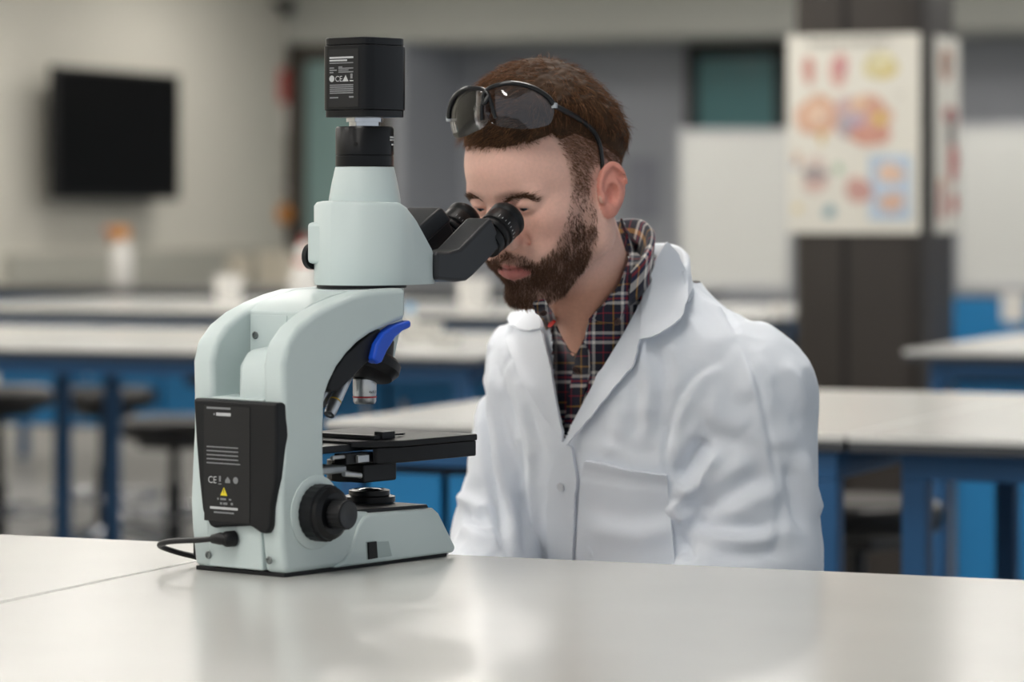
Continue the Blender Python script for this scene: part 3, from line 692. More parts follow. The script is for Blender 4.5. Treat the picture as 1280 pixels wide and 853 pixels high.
MB().prism([(CY - 0.0075, 0.5300), (CY + 0.0010, 0.5300), (CY - 0.0035, 0.5370)], XC, XC + 0.0003, 'yz').build('approval_mark', M_print, camb, smooth=False)
MB().box((XC, CY - 0.0145, 0.5300), (XC + 0.0003, CY - 0.0095, 0.5312)).build('approval_mark', M_print, camb, smooth=False)
MB().box((XC, CY - 0.0135, 0.5330), (XC + 0.0003, CY - 0.0105, 0.5385)).build('approval_mark', M_dimprint, camb, smooth=False)
a_ = math.radians(-50)      # white mark and set screw on the adapter
for k_, zz in ((0, 0.4655), (1, 0.4605), (2, 0.4685)):
    aa = math.radians(-72 + 6 * (k_ % 2)); c_, s_ = math.cos(aa), math.sin(aa)
    MB().tube([(OX + 0.0327 * math.cos(aa + q), CY + 0.0327 * math.sin(aa + q), zz) for q in (-0.14, -0.05, 0.05, 0.14)], 0.0012, n=6).build('index_mark', M_print, scope)
aa = math.radians(203); MB().lathe([(0.0005, 0), (0.0026, 0), (0.0026, 0.0004), (0.0005, 0.0004)], (OX + 0.0325 * math.cos(aa), CY + 0.0325 * math.sin(aa), 0.4605), (math.cos(aa), math.sin(aa), 0), n=14).build('set_screw', mat('void black', '050505', 0.8, var=0), scope)

# ---- binocular tubes
TD = Vector((math.cos(math.radians(33)), 0, math.sin(math.radians(33))))
for yc in (0.036, 0.100):
    base = Vector((0.377, yc, 0.353))
    elbow = [(0.262, 0.3095), (0.300, 0.3060), (0.318, 0.3070), (0.330, 0.3130), (0.384, 0.3475), (0.362, 0.3800), (0.306, 0.3440), (0.285, 0.3405), (0.262, 0.3410)]
    MB().prism(elbow, yc - 0.0185, yc + 0.0185).build('prism_housing', M_tube, scope, bevel=0.005, seg=3)
    MB().lathe([(0.014, 0.000), (0.0202, 0.000), (0.0208, 0.002), (0.0208, 0.010), (0.0195, 0.0115), (0.014, 0.012)], base + TD * -0.006, TD, n=44).build('tube_sleeve', M_sbl, scope)
    MB().lathe([(0.010, 0.0), (0.0205, 0.0), (0.0215, 0.001), (0.0215, 0.006), (0.0203, 0.0075), (0.0203, 0.0095), (0.0220, 0.0105), (0.0220, 0.0255), (0.0212, 0.0272), (0.0212, 0.030), (0.0225, 0.0312),
                (0.0225, 0.0375), (0.0200, 0.0415), (0.0165, 0.0425), (0.0160, 0.0390), (0.001, 0.0385)], base + TD * 0.0075, TD, n=52).build('eyepiece', M_sb, scope, angle=50)
    # dioptre scale ticks round the eyepiece
    q = Vector((0, 0, 1)).rotation_difference(TD).to_matrix()
    for j, an in enumerate(np.linspace(-150, 0, 13)):
        a0 = math.radians(an); L = 0.0045 if j % 3 == 0 else 0.0025
        d_ = q @ Vector((math.cos(a0), math.sin(a0), 0)); c0 = base + TD * 0.0205 + d_ * 0.0221
        MB().tube([c0, c0 + TD * L], 0.00035, n=5).build('scale_tick', M_print, scope)
MB().box((0.258, 0.050, 0.309), (0.300, 0.086, 0.341)).build('bridge_block', M_tube, scope, bevel=0.003)
MB().prism([(0.262, 0.341), (0.290, 0.3405), (0.352, 0.376), (0.332, 0.392), (0.275, 0.361)], 0.066, 0.1185).build('far_tube_housing', M_tube, scope, bevel=0.005, seg=3)

# ---- nosepiece and objectives
ND = Vector((-math.sin(math.radians(24)), 0.0, -math.cos(math.radians(24))))
NC = Vector((0.186, CY - 0.012, 0.2265))
MB().lathe([(0.012, 0.0), (0.037, 0.0), (0.041, 0.004), (0.041, 0.013), (0.035, 0.021), (0.010, 0.024)], NC, ND, n=48).build('nosepiece', M_sb, scope)
MB().lathe([(0.010, -0.022), (0.026, -0.022), (0.030, -0.0005), (0.010, -0.0004)], NC, ND, n=40).build('nosepiece_mount', M_sb, scope)
M_obj = mat('satin chrome barrel', 'c9ccd0', 0.28, metal=0.85, var=0.03)
def objective(p, d, L, r, ring, name='objective'):
    d = Vector(d).normalized(); p = Vector(p)
    o_ = MB().lathe([(r * .6, 0), (r * .92, 0), (r, 0.001), (r, L * .62), (r * .97, L * .66), (r * .97, L * .90), (r * .85, L), (r * .4, L), (r * .35, L * .97), (0.0006, L * .96)], p, d, n=36).build(name, M_obj, scope)
    MB().lathe([(r * 1.005, 0), (r * 1.02, 0.0001), (r * 1.02, 0.0016), (r * 1.005, 0.0017)], p + d * (L * .70), d, n=36, cap=False).build('colour_ring', ring, o_)
    return o_
o4 = objective((OX, CY, 0.2000), (0, 0, -1), 0.0285, 0.0132, mat('red ring', 'c8424a', 0.5, var=0))
V, F = text_mesh('4x/0.10', 0.0045, align='CENTER')
a0 = math.radians(-52 - 38)
obj('lettering', [(OX + 0.01335 * math.cos(a0 + x / 0.0132), CY + 0.01335 * math.sin(a0 + x / 0.0132), 0.1835 + y) for x, y, z in V], F, M_sb, o4, smooth=False)
def tilt(psi, th):
    ax = -ND; e1 = Vector((math.cos(math.radians(24)), 0, -math.sin(math.radians(24)))); e2 = Vector((0, 1, 0))
    rad = e1 * math.cos(psi) + e2 * math.sin(psi)
    return rad, (ND * math.cos(th) + rad * math.sin(th))
objective((0.150, 0.050, 0.212), (-0.045, -0.010, -0.047), 0.066, 0.0070, mat('yellow ring', 'e3b93a', 0.5, var=0))
objective((0.152, 0.067, 0.216), (-0.050, -0.008, -0.046), 0.058, 0.0105, mat('light blue ring', '6fb0e0', 0.5, var=0))
for psi, L, rr, ring in ((math.radians(110), 0.054, 0.0105, mat('white ring', 'e4e4e0', 0.5, var=0)),):
    rad, d = tilt(psi, math.radians(26))
    objective(NC + ND * 0.0135 + rad * 0.024, d, L, rr, ring)

# ---- stage
st = [(0.110, 0.012), (0.128, -0.006), (0.158, -0.020), (0.288, -0.020), (0.292, -0.016), (0.292, 0.150), (0.286, 0.155), (0.110, 0.155)]
stage = MB().prism(st, 0.1295, 0.1365, 'xy').build('stage_plate', M_sb, scope, bevel=0.0015)
MB().prism([(0.130, 0.000), (0.132, -0.0065), (0.160, -0.0190), (0.287, -0.0190), (0.291, -0.015), (0.291, 0.149), (0.280, 0.149), (0.280, -0.002), (0.164, -0.002)], 0.112, 0.1294, 'xy').build('stage_skirt', M_sb, scope, bevel=0.0015)
MB().box((0.062, 0.014, 0.1255), (0.150, 0.120, 0.1335)).build('stage_carrier', M_sbl, scope, bevel=0.001)
MB().box((0.090, 0.002, 0.1130), (0.135, 0.020, 0.1245)).build('drive_block', M_sbl, scope, bevel=0.001)
MB().tube([(0.07, 0.006, 0.1215), (0.128, 0.006, 0.1215)], 0.0022, n=10).build('drive_shaft', M_alu, scope)
MB().box((0.104, -0.003, 0.1145), (0.122, 0.0015, 0.1225)).build('clamp_nut', M_alu, scope, bevel=0.0008)
MB().box((0.056, 0.010, 0.1035), (0.100, 0.100, 0.1115)).build('condenser_bracket', mat('cast aluminium', '9ea3a6', 0.4, metal=0.6), scope, bevel=0.002)
MB().tube([(0.098, 0.010, 0.1035), (0.120, 0.008, 0.0990)], 0.003, n=10).build('centring_screw', M_alu, scope)
MB().tube([(0.085, 0.002, 0.1035), (0.110, 0.000, 0.1005)], 0.003, n=10).build('centring_screw', M_alu, scope)
MB().lathe([(0.012, 0.0875), (0.027, 0.0875), (0.029, 0.090), (0.029, 0.1105), (0.012, 0.1115)], (OX - 0.02, CY, 0), n=44).build('condenser', M_sbl, scope)
MB().box((0.130, 0.012, 0.0900), (0.186, 0.060, 0.1105)).build('condenser_mount', M_sb, scope, bevel=0.002)
MB().box((0.050, 0.030, 0.072), (0.078, 0.106, 0.1250)).build('focus_slide', M_sb, scope, bevel=0.001)
# slide holder with glass slide
MB().box((0.140, 0.006, 0.1367), (0.152, 0.110, 0.1415)).build('holder_bar', M_sbl, scope, bevel=0.0008)
MB().box((0.152, 0.004, 0.1367), (0.174, 0.016, 0.1450)).build('holder_block', M_sbl, scope, bevel=0.001)
MB().prism([(0.152, 0.030), (0.205, 0.018), (0.212, 0.022), (0.205, 0.026), (0.153, 0.040)], 0.1383, 0.1403, 'xy').build('holder_finger', M_sbl, scope, bevel=0.0004)
MB().box((0.1525, 0.031, 0.13675), (0.178, 0.105, 0.1379)).build('slide', mat('glass slide', 'b9c0c0', 0.06, var=0, spec=0.8), scope, bevel=0.0002)
# ------------------------------------------------------------------ person: implicit-surface sculpting helpers
def ell(P, c, r, R=None):
    q = P - np.array(c, np.float32)
    if R is not None: q = q @ np.array(R, np.float32)
    r = np.array(r, np.float32)
    k0 = np.sqrt(((q / r) ** 2).sum(1)) + 1e-9; k1 = np.sqrt(((q / (r * r)) ** 2).sum(1)) + 1e-9
    return k0 * (k0 - 1) / k1
def cap(P, a, b, ra, rb=None):
    a = np.array(a, np.float32); b = np.array(b, np.float32); rb = ra if rb is None else rb
    ab = b - a; t = np.clip(((P - a) @ ab) / (ab @ ab), 0, 1)
    return np.linalg.norm(P - a - t[:, None] * ab, axis=1) - (ra + (rb - ra) * t)
def chain(P, pts, rs, k=0.02):
    d = None
    for i in range(len(pts) - 1):
        e = cap(P, pts[i], pts[i + 1], rs[i], rs[i + 1]); d = e if d is None else smin(d, e, k)
    return d
def smin(a, b, k):
    h = np.clip(0.5 + 0.5 * (b - a) / k, 0, 1); return b * (1 - h) + a * h - k * h * (1 - h)
def smax(a, b, k): return -smin(-a, -b, k)

def polygonise(fn, lo, hi, res, newton=2):
    lo = np.array(lo, float); hi = np.array(hi, float)
    N = np.maximum(4, np.ceil((hi - lo) / res).astype(int)) + 1
    ax = [lo[i] + res * np.arange(N[i]) for i in range(3)]
    val = np.empty(tuple(N), np.float32)
    Y, Z = np.meshgrid(ax[1], ax[2], indexing='ij'); YZ = np.stack([Y.ravel(), Z.ravel()], 1).astype(np.float32)
    step = max(1, int(250000 / len(YZ)))
    for i in range(0, N[0], step):
        xs = ax[0][i:i + step]
        P = np.concatenate([np.concatenate([np.full((len(YZ), 1), x, np.float32), YZ], 1) for x in xs])
        val[i:i + step] = fn(P).reshape(len(xs), N[1], N[2])
    ins = val < 0
    cnt = np.zeros(tuple(N - 1), np.int8)
    for dx in (0, 1):
        for dy in (0, 1):
            for dz in (0, 1):
                cnt += ins[dx:N[0] - 1 + dx, dy:N[1] - 1 + dy, dz:N[2] - 1 + dz]
    act = (cnt > 0) & (cnt < 8)
    idx = np.argwhere(act)
    index = -np.ones(tuple(N - 1), np.int64); index[act] = np.arange(len(idx))
    off = np.array([(a, b, c) for a in (0, 1) for b in (0, 1) for c in (0, 1)])
    cv = np.stack([val[tuple((idx + o).T)] for o in off], 1)
    acc = np.zeros((len(idx), 3)); num = np.zeros(len(idx))
    for i in range(8):
        for j in range(i + 1, 8):
            if np.abs(off[i] - off[j]).sum() == 1:
                a, b = cv[:, i], cv[:, j]; m = (a < 0) != (b < 0)
                t = np.where(m, a / np.where(m, a - b, 1), 0)
                acc += np.where(m[:, None], off[i] + t[:, None] * (off[j] - off[i]), 0); num += m
    Vt = lo + (idx + acc / num[:, None]) * res
    F = []
    for d in range(3):
        e = [slice(None)] * 3; e2 = [slice(None)] * 3; e[d] = slice(0, -1); e2[d] = slice(1, None)
        a, b = ins[tuple(e)], ins[tuple(e2)]
        q = np.argwhere(a != b); o1, o2 = (d + 1) % 3, (d + 2) % 3
        ok = (q[:, o1] > 0) & (q[:, o2] > 0) & (q[:, o1] < N[o1] - 1) & (q[:, o2] < N[o2] - 1); q = q[ok]
        def ci(s1, s2):
            c = q.copy(); c[:, o1] -= s1; c[:, o2] -= s2; return index[tuple(c.T)]
        f = np.stack([ci(1, 1), ci(0, 1), ci(0, 0), ci(1, 0)], 1)
        fl_ = ~a[tuple(q.T)]; f[fl_] = f[fl_][:, ::-1]
        F.append(f)
    F = np.concatenate(F)
    for _ in range(newton):
        d, g = grad(fn, Vt); Vt = Vt - np.clip(d, -res, res)[:, None] * g
    return Vt, F
def grad(fn, V, e=0.0012):
    V = V.astype(np.float32); d = fn(V); g = np.empty(V.shape, np.float64)
    for i in range(3):
        q = V.copy(); q[:, i] += e; r = V.copy(); r[:, i] -= e; g[:, i] = (fn(q) - fn(r)) / (2 * e)
    L = np.linalg.norm(g, axis=1, keepdims=True) + 1e-9
    return d / np.maximum(L[:, 0], 0.3), g / L

def fast_mesh(name, V, F, m, parent, uv=None, col=None, smooth=True):
    me = bpy.data.meshes.new(name); n = len(V); k = F.shape[1]
    me.vertices.add(n); me.vertices.foreach_set('co', np.asarray(V, np.float32).ravel())
    me.loops.add(F.size); me.loops.foreach_set('vertex_index', F.ravel().astype(np.int32))
    me.polygons.add(len(F)); me.polygons.foreach_set('loop_start', np.arange(0, F.size, k, dtype=np.int32))
    me.polygons.foreach_set('use_smooth', np.full(len(F), smooth))
    me.update(calc_edges=True); me.validate()
    if uv is not None:
        l = me.uv_layers.new(name='UVMap'); li = np.empty(len(me.loops), np.int32); me.loops.foreach_get('vertex_index', li)
        l.data.foreach_set('uv', np.asarray(uv, np.float32)[li].ravel())
    if col is not None:
        a = me.color_attributes.new('tint', 'FLOAT_COLOR', 'POINT')
        a.data.foreach_set('color', np.concatenate([np.asarray(col, np.float32), np.ones((n, 1), np.float32)], 1).ravel())
    me.materials.append(m)
    o = bpy.data.objects.new(name, me); COL.objects.link(o); o.parent = parent
    return o

def drop(V, F, keep):                      # keep faces whose vertices all satisfy the mask
    f = F[keep[F].all(1)]; used = np.unique(f); mp = -np.ones(len(V), np.int64); mp[used] = np.arange(len(used))
    return V[used], mp[f], used

def strands(name, roots, dirs, bends, lens, rad, m, parent, segs=3, col=None):
    """tapered three-sided hairs"""
    n = len(roots)
    t = dirs / np.linalg.norm(dirs, axis=1, keepdims=True)
    a = np.cross(t, rng.normal(size=(n, 3))); a /= np.linalg.norm(a, axis=1, keepdims=True); b = np.cross(t, a)
    V = np.empty((n, segs + 1, 3, 3))
    for s in range(segs + 1):
        u = s / segs
        c = roots + t * (lens * u)[:, None] + bends * (lens * u * u)[:, None]
        r = rad * (1 - 0.8 * u)
        for k in range(3):
            an = 2 * math.pi * k / 3
            V[:, s, k] = c + (a * math.cos(an) + b * math.sin(an)) * (r[:, None] if np.ndim(r) else r)
    base = (np.arange(n) * (segs + 1) * 3)[:, None]
    Fl = []
    for s in range(segs):
        for k in range(3):
            Fl.append(np.stack([base[:, 0] + s * 3 + k, base[:, 0] + s * 3 + (k + 1) % 3, base[:, 0] + (s + 1) * 3 + (k + 1) % 3, base[:, 0] + (s + 1) * 3 + k], 1))
    F = np.concatenate(Fl)
    c = None if col is None else np.repeat(col, (segs + 1) * 3, axis=0)
    return fast_mesh(name, V.reshape(-1, 3), F, m, parent, col=c)

# person frame: x forward, y to his left, z up
PO = np.array([0.236, 4.172, 0.0]); PHI = math.radians(230)
FW = np.array([math.cos(PHI), math.sin(PHI), 0]); LF = np.array([-math.sin(PHI), math.cos(PHI), 0]); UP = np.array([0, 0, 1.0])
PR = np.stack([FW, LF, UP], 1)             # columns: person axes in world
def to_world(p): return np.asarray(p) @ PR.T + PO
def to_person(w): return (np.asarray(w) - PO) @ PR
CAMP = to_person(np.array([0, 0, CAMZ]))
def project(p):
    w = to_world(p); return np.stack([640 + FPX * w[:, 0] / w[:, 1], HORIZON - FPX * (w[:, 2] - CAMZ) / w[:, 1]], 1)
def ray(px):
    px = np.asarray(px, float)
    d = np.stack([(px[:, 0] - 640) / FPX, np.ones(len(px)), -(px[:, 1] - HORIZON) / FPX], 1)
    d /= np.linalg.norm(d, axis=1, keepdims=True)
    return d @ PR
def trace(px, fn, off=0.0, t0=3.3, t1=4.8):
    D = ray(px); t = np.full(len(D), t0); best = np.full(len(D), 9.0); bt = t.copy()
    for _ in range(90):
        d = fn((CAMP + D * t[:, None]).astype(np.float32)) - off
        m = d < best; best = np.where(m, d, best); bt = np.where(m, t, bt)
        t = np.minimum(t + np.maximum(d * 0.7, 0.0004) * (d > 2e-4), t1)
    hit = best < 0.004
    return CAMP + D * np.where(hit, t, bt)[:, None], hit
def inpoly(P, poly):
    x, y = P[:, 0], P[:, 1]; r = np.zeros(len(P), bool); n = len(poly)
    for i in range(n):
        x0, y0 = poly[i]; x1, y1 = poly[(i + 1) % n]
        c = ((y0 > y) != (y1 > y)) & (x < (x1 - x0) * (y - y0) / ((y1 - y0) + 1e-12) + x0); r ^= c
    return r
def polydist(P, poly, closed=True):
    best = np.full(len(P), 1e9); n = len(poly)
    for i in range(n if closed else n - 1):
        a = np.array(poly[i], float); b = np.array(poly[(i + 1) % n], float); ab = b - a
        t = np.clip(((P - a) @ ab) / (ab @ ab + 1e-12), 0, 1)
        best = np.minimum(best, np.linalg.norm(P - a - t[:, None] * ab, axis=1))
    return best
def softpoly(P, poly, w):
    d = polydist(P, poly); s = np.where(inpoly(P, poly), d, -d); u = np.clip(0.5 + s / (2 * w), 0, 1); return u * u * (3 - 2 * u)
def vnoise(P, scale, seed=0):
    """cheap smooth value noise"""
    q = P * scale + seed * 17.3; i = np.floor(q).astype(np.int64); f = q - i; f = f * f * (3 - 2 * f); out = 0
    def h(a): 
        n = (a[:, 0] * 374761393 + a[:, 1] * 668265263 + a[:, 2] * 2147483647 + seed * 9973) & 0x7fffffff
        n = ((n ^ (n >> 13)) * 1274126177) & 0x7fffffff; return ((n ^ (n >> 16)) & 0xffff) / 65535.0
    for a in (0, 1):
        for b in (0, 1):
            for c in (0, 1):
                w = (f[:, 0] if a else 1 - f[:, 0]) * (f[:, 1] if b else 1 - f[:, 1]) * (f[:, 2] if c else 1 - f[:, 2])
                out = out + w * h(i + np.array([a, b, c]))
    return out * 2 - 1

# head pose
HS = 1.06
HC = to_person(np.array([(691 - 640) / FPX * 3.92, 3.92, 1.306]))
yw, pt, rl = math.radians(-3), math.radians(20), math.radians(0)
HR = np.array(Matrix.Rotation(yw, 3, 'Z') @ Matrix.Rotation(pt, 3, 'Y') @ Matrix.Rotation(rl, 3, 'X'))
def to_head(p): return ((p - HC.astype(np.float32)) @ HR.astype(np.float32)) / HS
def from_head(h): return (np.asarray(h) * HS) @ HR.T + HC

def head_sdf(P, ears=True):
    """head-frame signed distance; symmetric so work with |y|"""
    A = P.copy(); A[:, 1] = np.abs(A[:, 1])
    d = ell(A, (-0.004, 0, 0.046), (0.098, 0.076, 0.086))
    d = smin(d, ell(A, (0.034, 0, 0.046), (0.062, 0.063, 0.062)), 0.02)
    d = smin(d, ell(A, (0.038, 0, -0.015), (0.052, 0.058, 0.070)), 0.02)
    d = smin(d, ell(A, (0.052, 0.044, -0.004), (0.030, 0.023, 0.024)), 0.015)      # cheekbone
    d = smin(d, ell(A, (0.058, 0.030, -0.040), (0.030, 0.026, 0.032)), 0.018)      # cheek
    d = smin(d, cap(A, (0.006, 0.052, -0.052), (0.070, 0.016, -0.094), 0.017, 0.015), 0.022)
    d = smin(d, ell(A, (0.000, 0.054, -0.03), (0.025, 0.018, 0.035)), 0.02)
    d = smin(d, ell(A, (0.074, 0, -0.091), (0.019, 0.022, 0.016)), 0.014)          # chin
    d = smin(d, ell(A, (0.066, 0, -0.054), (0.031, 0.033, 0.027)), 0.014)          # muzzle
    d = smin(d, cap(A, (0.084, 0.008, 0.029), (0.074, 0.044, 0.028), 0.0125, 0.009), 0.012)   # brow ridge
    d = smax(d, -ell(A, (0.100, 0.033, 0.016), (0.021, 0.019, 0.0125)), 0.014)      # eye socket
    d = smin(d, ell(A, (0.0735, 0.033, 0.017), (0.0145, 0.0165, 0.0125)), 0.006)    # lids
    d = smax(d, -ell(A, (0.089, 0.0335, 0.0130), (0.006, 0.0135, 0.0019)), 0.002)   # lid slit
    n = cap(A, (0.086, 0, 0.026), (0.1145, 0, -0.015), 0.0078, 0.0105)
    n = smin(n, ell(A, (0.0985, 0.0170, -0.0200), (0.0125, 0.0088, 0.0100)), 0.006)
    n = smin(n, ell(A, (0.096, 0, -0.008), (0.015, 0.014, 0.024)), 0.010)
    d = smin(d, n, 0.0065)
    d = smax(d, -chain(A, [(0.0900, 0.0270, -0.0120), (0.0865, 0.0285, -0.0210), (0.0800, 0.0330, -0.0360)], [0.0022, 0.0026, 0.0016], 0.003), 0.006)
    d = smax(d, -ell(A, (0.1045, 0.0075, -0.0275), (0.0058, 0.0038, 0.006)), 0.003) # nostril
    d = smax(d, -cap(A, (0.101, 0, -0.031), (0.101, 0, -0.040), 0.003), 0.006)      # philtrum
    d = smin(d, chain(A, [(0.0955, 0, -0.0480), (0.0925, 0.012, -0.0475), (0.083, 0.0265, -0.0520)], [0.0058, 0.0048, 0.0022], 0.004), 0.004)
    d = smin(d, chain(A, [(0.0935, 0, -0.0590), (0.0905, 0.012, -0.0580), (0.083, 0.0250, -0.0535)], [0.0068, 0.0056, 0.0022], 0.004), 0.004)
    d = smax(d, -chain(A, [(0.1015, 0, -0.0535), (0.0975, 0.012, -0.0529), (0.0855, 0.0275, -0.0527)], [0.0024, 0.0024, 0.0016], 0.002), 0.0020)
    if ears:
        B = A; A = (A - np.array((-0.008, 0.078, 0.002), np.float32)) / 0.88 + np.array((-0.008, 0.078, 0.002), np.float32)
        Re = np.array(Matrix.Rotation(math.radians(-32), 3, 'Z') @ Matrix.Rotation(math.radians(-10), 3, 'Y'))
        e = ell(A, (-0.012, 0.0795, 0.004), (0.0185, 0.0070, 0.0315), Re)
        e = smin(e, ell(A, (-0.002, 0.0765, -0.0205), (0.0105, 0.0060, 0.0125), Re), 0.010)
        q = (A - np.array((-0.012, 0.0815, 0.0055), np.float32)) @ Re.astype(np.float32)
        rr = np.sqrt((q[:, 0] / 0.0165) ** 2 + (q[:, 2] / 0.0275) ** 2) + 1e-6
        rim = np.sqrt(((rr - 1) * 0.019) ** 2 + (q[:, 1] - 0.0035) ** 2) - 0.0040
        rim = smax(rim, -(q[:, 2] + 0.018 + q[:, 0] * 0.9), 0.006)
        e = smin(e, rim, 0.003)
        e = smax(e, -ell(A, (-0.005, 0.0880, -0.002), (0.0090, 0.0125, 0.0140), Re), 0.003)      # concha
        e = smax(e, -chain(A, [(-0.001, 0.0885, 0.020), (-0.013, 0.0905, 0.026), (-0.0215, 0.0925, 0.014), (-0.0225, 0.0925, 0.000)], [0.0030, 0.0042, 0.0042, 0.003], 0.003), 0.003)
        e = smin(e, ell(A, (0.007, 0.0775, -0.004), (0.0042, 0.0050, 0.0075)), 0.004)            # tragus
        d = smin(d, e * 0.88, 0.0045)
    return d * HS

NB0 = np.array([0.135, 0.004, 1.075])
def neck_sdf(P):
    a = from_head(np.array([[-0.030, 0, -0.030]]))[0]; b = from_head(np.array([[0.010, 0, -0.075]]))[0]
    d = cap(P, a + np.array([0.012, -0.004, 0]), NB0 + np.array([0.012, -0.004, 0.0]), 0.052, 0.050)
    d = smin(d, cap(P, b, NB0 + np.array([0.030, 0, -0.005]), 0.038, 0.030), 0.03)
    return d
def skin_sdf(P):
    h = head_sdf(to_head(P)); n = neck_sdf(P)
    return smin(h, n, 0.018)

# torso cross-sections (z, centre x, half width, half depth)
TOR = np.array([[0.50, 0.00, 0.200, 0.150], [0.60, 0.01, 0.200, 0.150], [0.75, 0.03, 0.188, 0.145], [0.90, 0.065, 0.185, 0.145], [1.00, 0.088, 0.190, 0.145], [1.07, 0.105, 0.180, 0.132],
                [1.12, 0.118, 0.145, 0.112], [1.16, 0.128, 0.105, 0.092], [1.20, 0.138, 0.078, 0.078], [1.26, 0.150, 0.066, 0.066]])
def torso_sdf(P, grow=0.0):
    z = P[:, 2]; cx = np.interp(z, TOR[:, 0], TOR[:, 1]); w = np.interp(z, TOR[:, 0], TOR[:, 2]) + grow; dp = np.interp(z, TOR[:, 0], TOR[:, 3]) + grow
    p = 2.25
    k = ((np.abs(P[:, 0] - cx) / dp) ** p + (np.abs(P[:, 1]) / w) ** p) ** (1 / p)
    d = (k - 1) * dp * 0.92
    return smax(d, smax(z - (1.245 + grow), 0.52 - z, 0.01), 0.02)
L_SH, L_EL, L_WR = (0.098, 0.155, 1.062), (0.108, 0.170, 0.860), (0.255, 0.135, 0.775)
R_SH, R_EL, R_WR = (0.102, -0.172, 1.075), (0.150, -0.190, 0.860), (0.320, -0.100, 0.800)
def coat_sdf(P):
    d = torso_sdf(P)
    for s, sh, el, wr in ((1, L_SH, L_EL, L_WR), (-1, R_SH, R_EL, R_WR)):
        y = cap(P, (0.130, 0.055 * s, 1.135 if s > 0 else 1.150), sh, 0.052, 0.074)
        d = smin(d, y, 0.05)
        r = (0.080, 0.074, 0.055) if s > 0 else (0.076, 0.066, 0.052)
        arm = smin(cap(P, sh, el, r[0] - 0.003, r[1]), cap(P, el, wr, r[1] * 0.97, r[2]), 0.03)
        d = smin(d, arm, 0.010)
    return d
# ------------------------------------------------------------------ materials of the person
def tint_mat(name, rough=0.5, sss=0.0, spec=0.4, sheen=0.0, bump=0.0, bscale=300):
    m = bpy.data.materials.new(name); m.use_nodes = True; nt = m.node_tree; b = nt.nodes['Principled BSDF']
    a = nt.nodes.new('ShaderNodeVertexColor'); a.layer_name = 'tint'
    tc = nt.nodes.new('ShaderNodeTexCoord'); nz = nt.nodes.new('ShaderNodeTexNoise'); nz.inputs['Scale'].default_value = 260; nz.inputs['Detail'].default_value = 3
    nt.links.new(tc.outputs['Object'], nz.inputs['Vector'])
    mr = nt.nodes.new('ShaderNodeMapRange'); mr.inputs['To Min'].default_value = 0.90; mr.inputs['To Max'].default_value = 1.10
    nt.links.new(nz.outputs['Fac'], mr.inputs['Value'])
    mx = nt.nodes.new('ShaderNodeVectorMath'); mx.operation = 'SCALE'
    nt.links.new(a.outputs['Color'], mx.inputs[0]); nt.links.new(mr.outputs['Result'], mx.inputs['Scale'])
    nt.links.new(mx.outputs['Vector'], b.inputs['Base Color'])
    b.inputs['Roughness'].default_value = rough; b.inputs['Specular IOR Level'].default_value = spec
    b.inputs['Subsurface Weight'].default_value = sss; b.inputs['Subsurface Radius'].default_value = (1.0, 0.4, 0.25); b.inputs['Subsurface Scale'].default_value = 0.004
    b.inputs['Sheen Weight'].default_value = sheen
    if bump:
        n2 = nt.nodes.new('ShaderNodeTexNoise'); n2.inputs['Scale'].default_value = bscale; nt.links.new(tc.outputs['Object'], n2.inputs['Vector'])
        bp = nt.nodes.new('ShaderNodeBump'); bp.inputs['Strength'].default_value = bump; bp.inputs['Distance'].default_value = 0.001
        nt.links.new(n2.outputs['Fac'], bp.inputs['Height']); nt.links.new(bp.outputs['Normal'], b.inputs['Normal'])
    return m
M_skin = tint_mat('skin', 0.48, sss=0.12, spec=0.35, bump=0.12, bscale=900)
M_hair = tint_mat('brown hair', 0.7, spec=0.18)
M_coat = mat('white cotton coat', 'e3e8f0', 0.85, var=0.02, scale=10, bump=0.10, bscale=1400, sheen=0.1)
def crease_bump(m):                      # fine crumples of worn cotton on top of the modelled folds
    nt = m.node_tree; b = nt.nodes['Principled BSDF']; old = b.inputs['Normal'].links[0].from_node
    tc = nt.nodes.new('ShaderNodeTexCoord'); mp_ = nt.nodes.new('ShaderNodeMapping'); mp_.inputs['Scale'].default_value = (1.0, 1.0, 0.55)
    nz = nt.nodes.new('ShaderNodeTexNoise'); nz.noise_type = 'RIDGED_MULTIFRACTAL'; nz.inputs['Scale'].default_value = 13; nz.inputs['Detail'].default_value = 2.5; nz.inputs['Distortion'].default_value = 1.1
    bp = nt.nodes.new('ShaderNodeBump'); bp.inputs['Strength'].default_value = 0.30; bp.inputs['Distance'].default_value = 0.005
    nt.links.new(tc.outputs['Object'], mp_.inputs['Vector']); nt.links.new(mp_.outputs['Vector'], nz.inputs['Vector'])
    nt.links.new(nz.outputs['Fac'], bp.inputs['Height']); nt.links.new(bp.outputs['Normal'], old.inputs['Normal'])
crease_bump(M_coat)

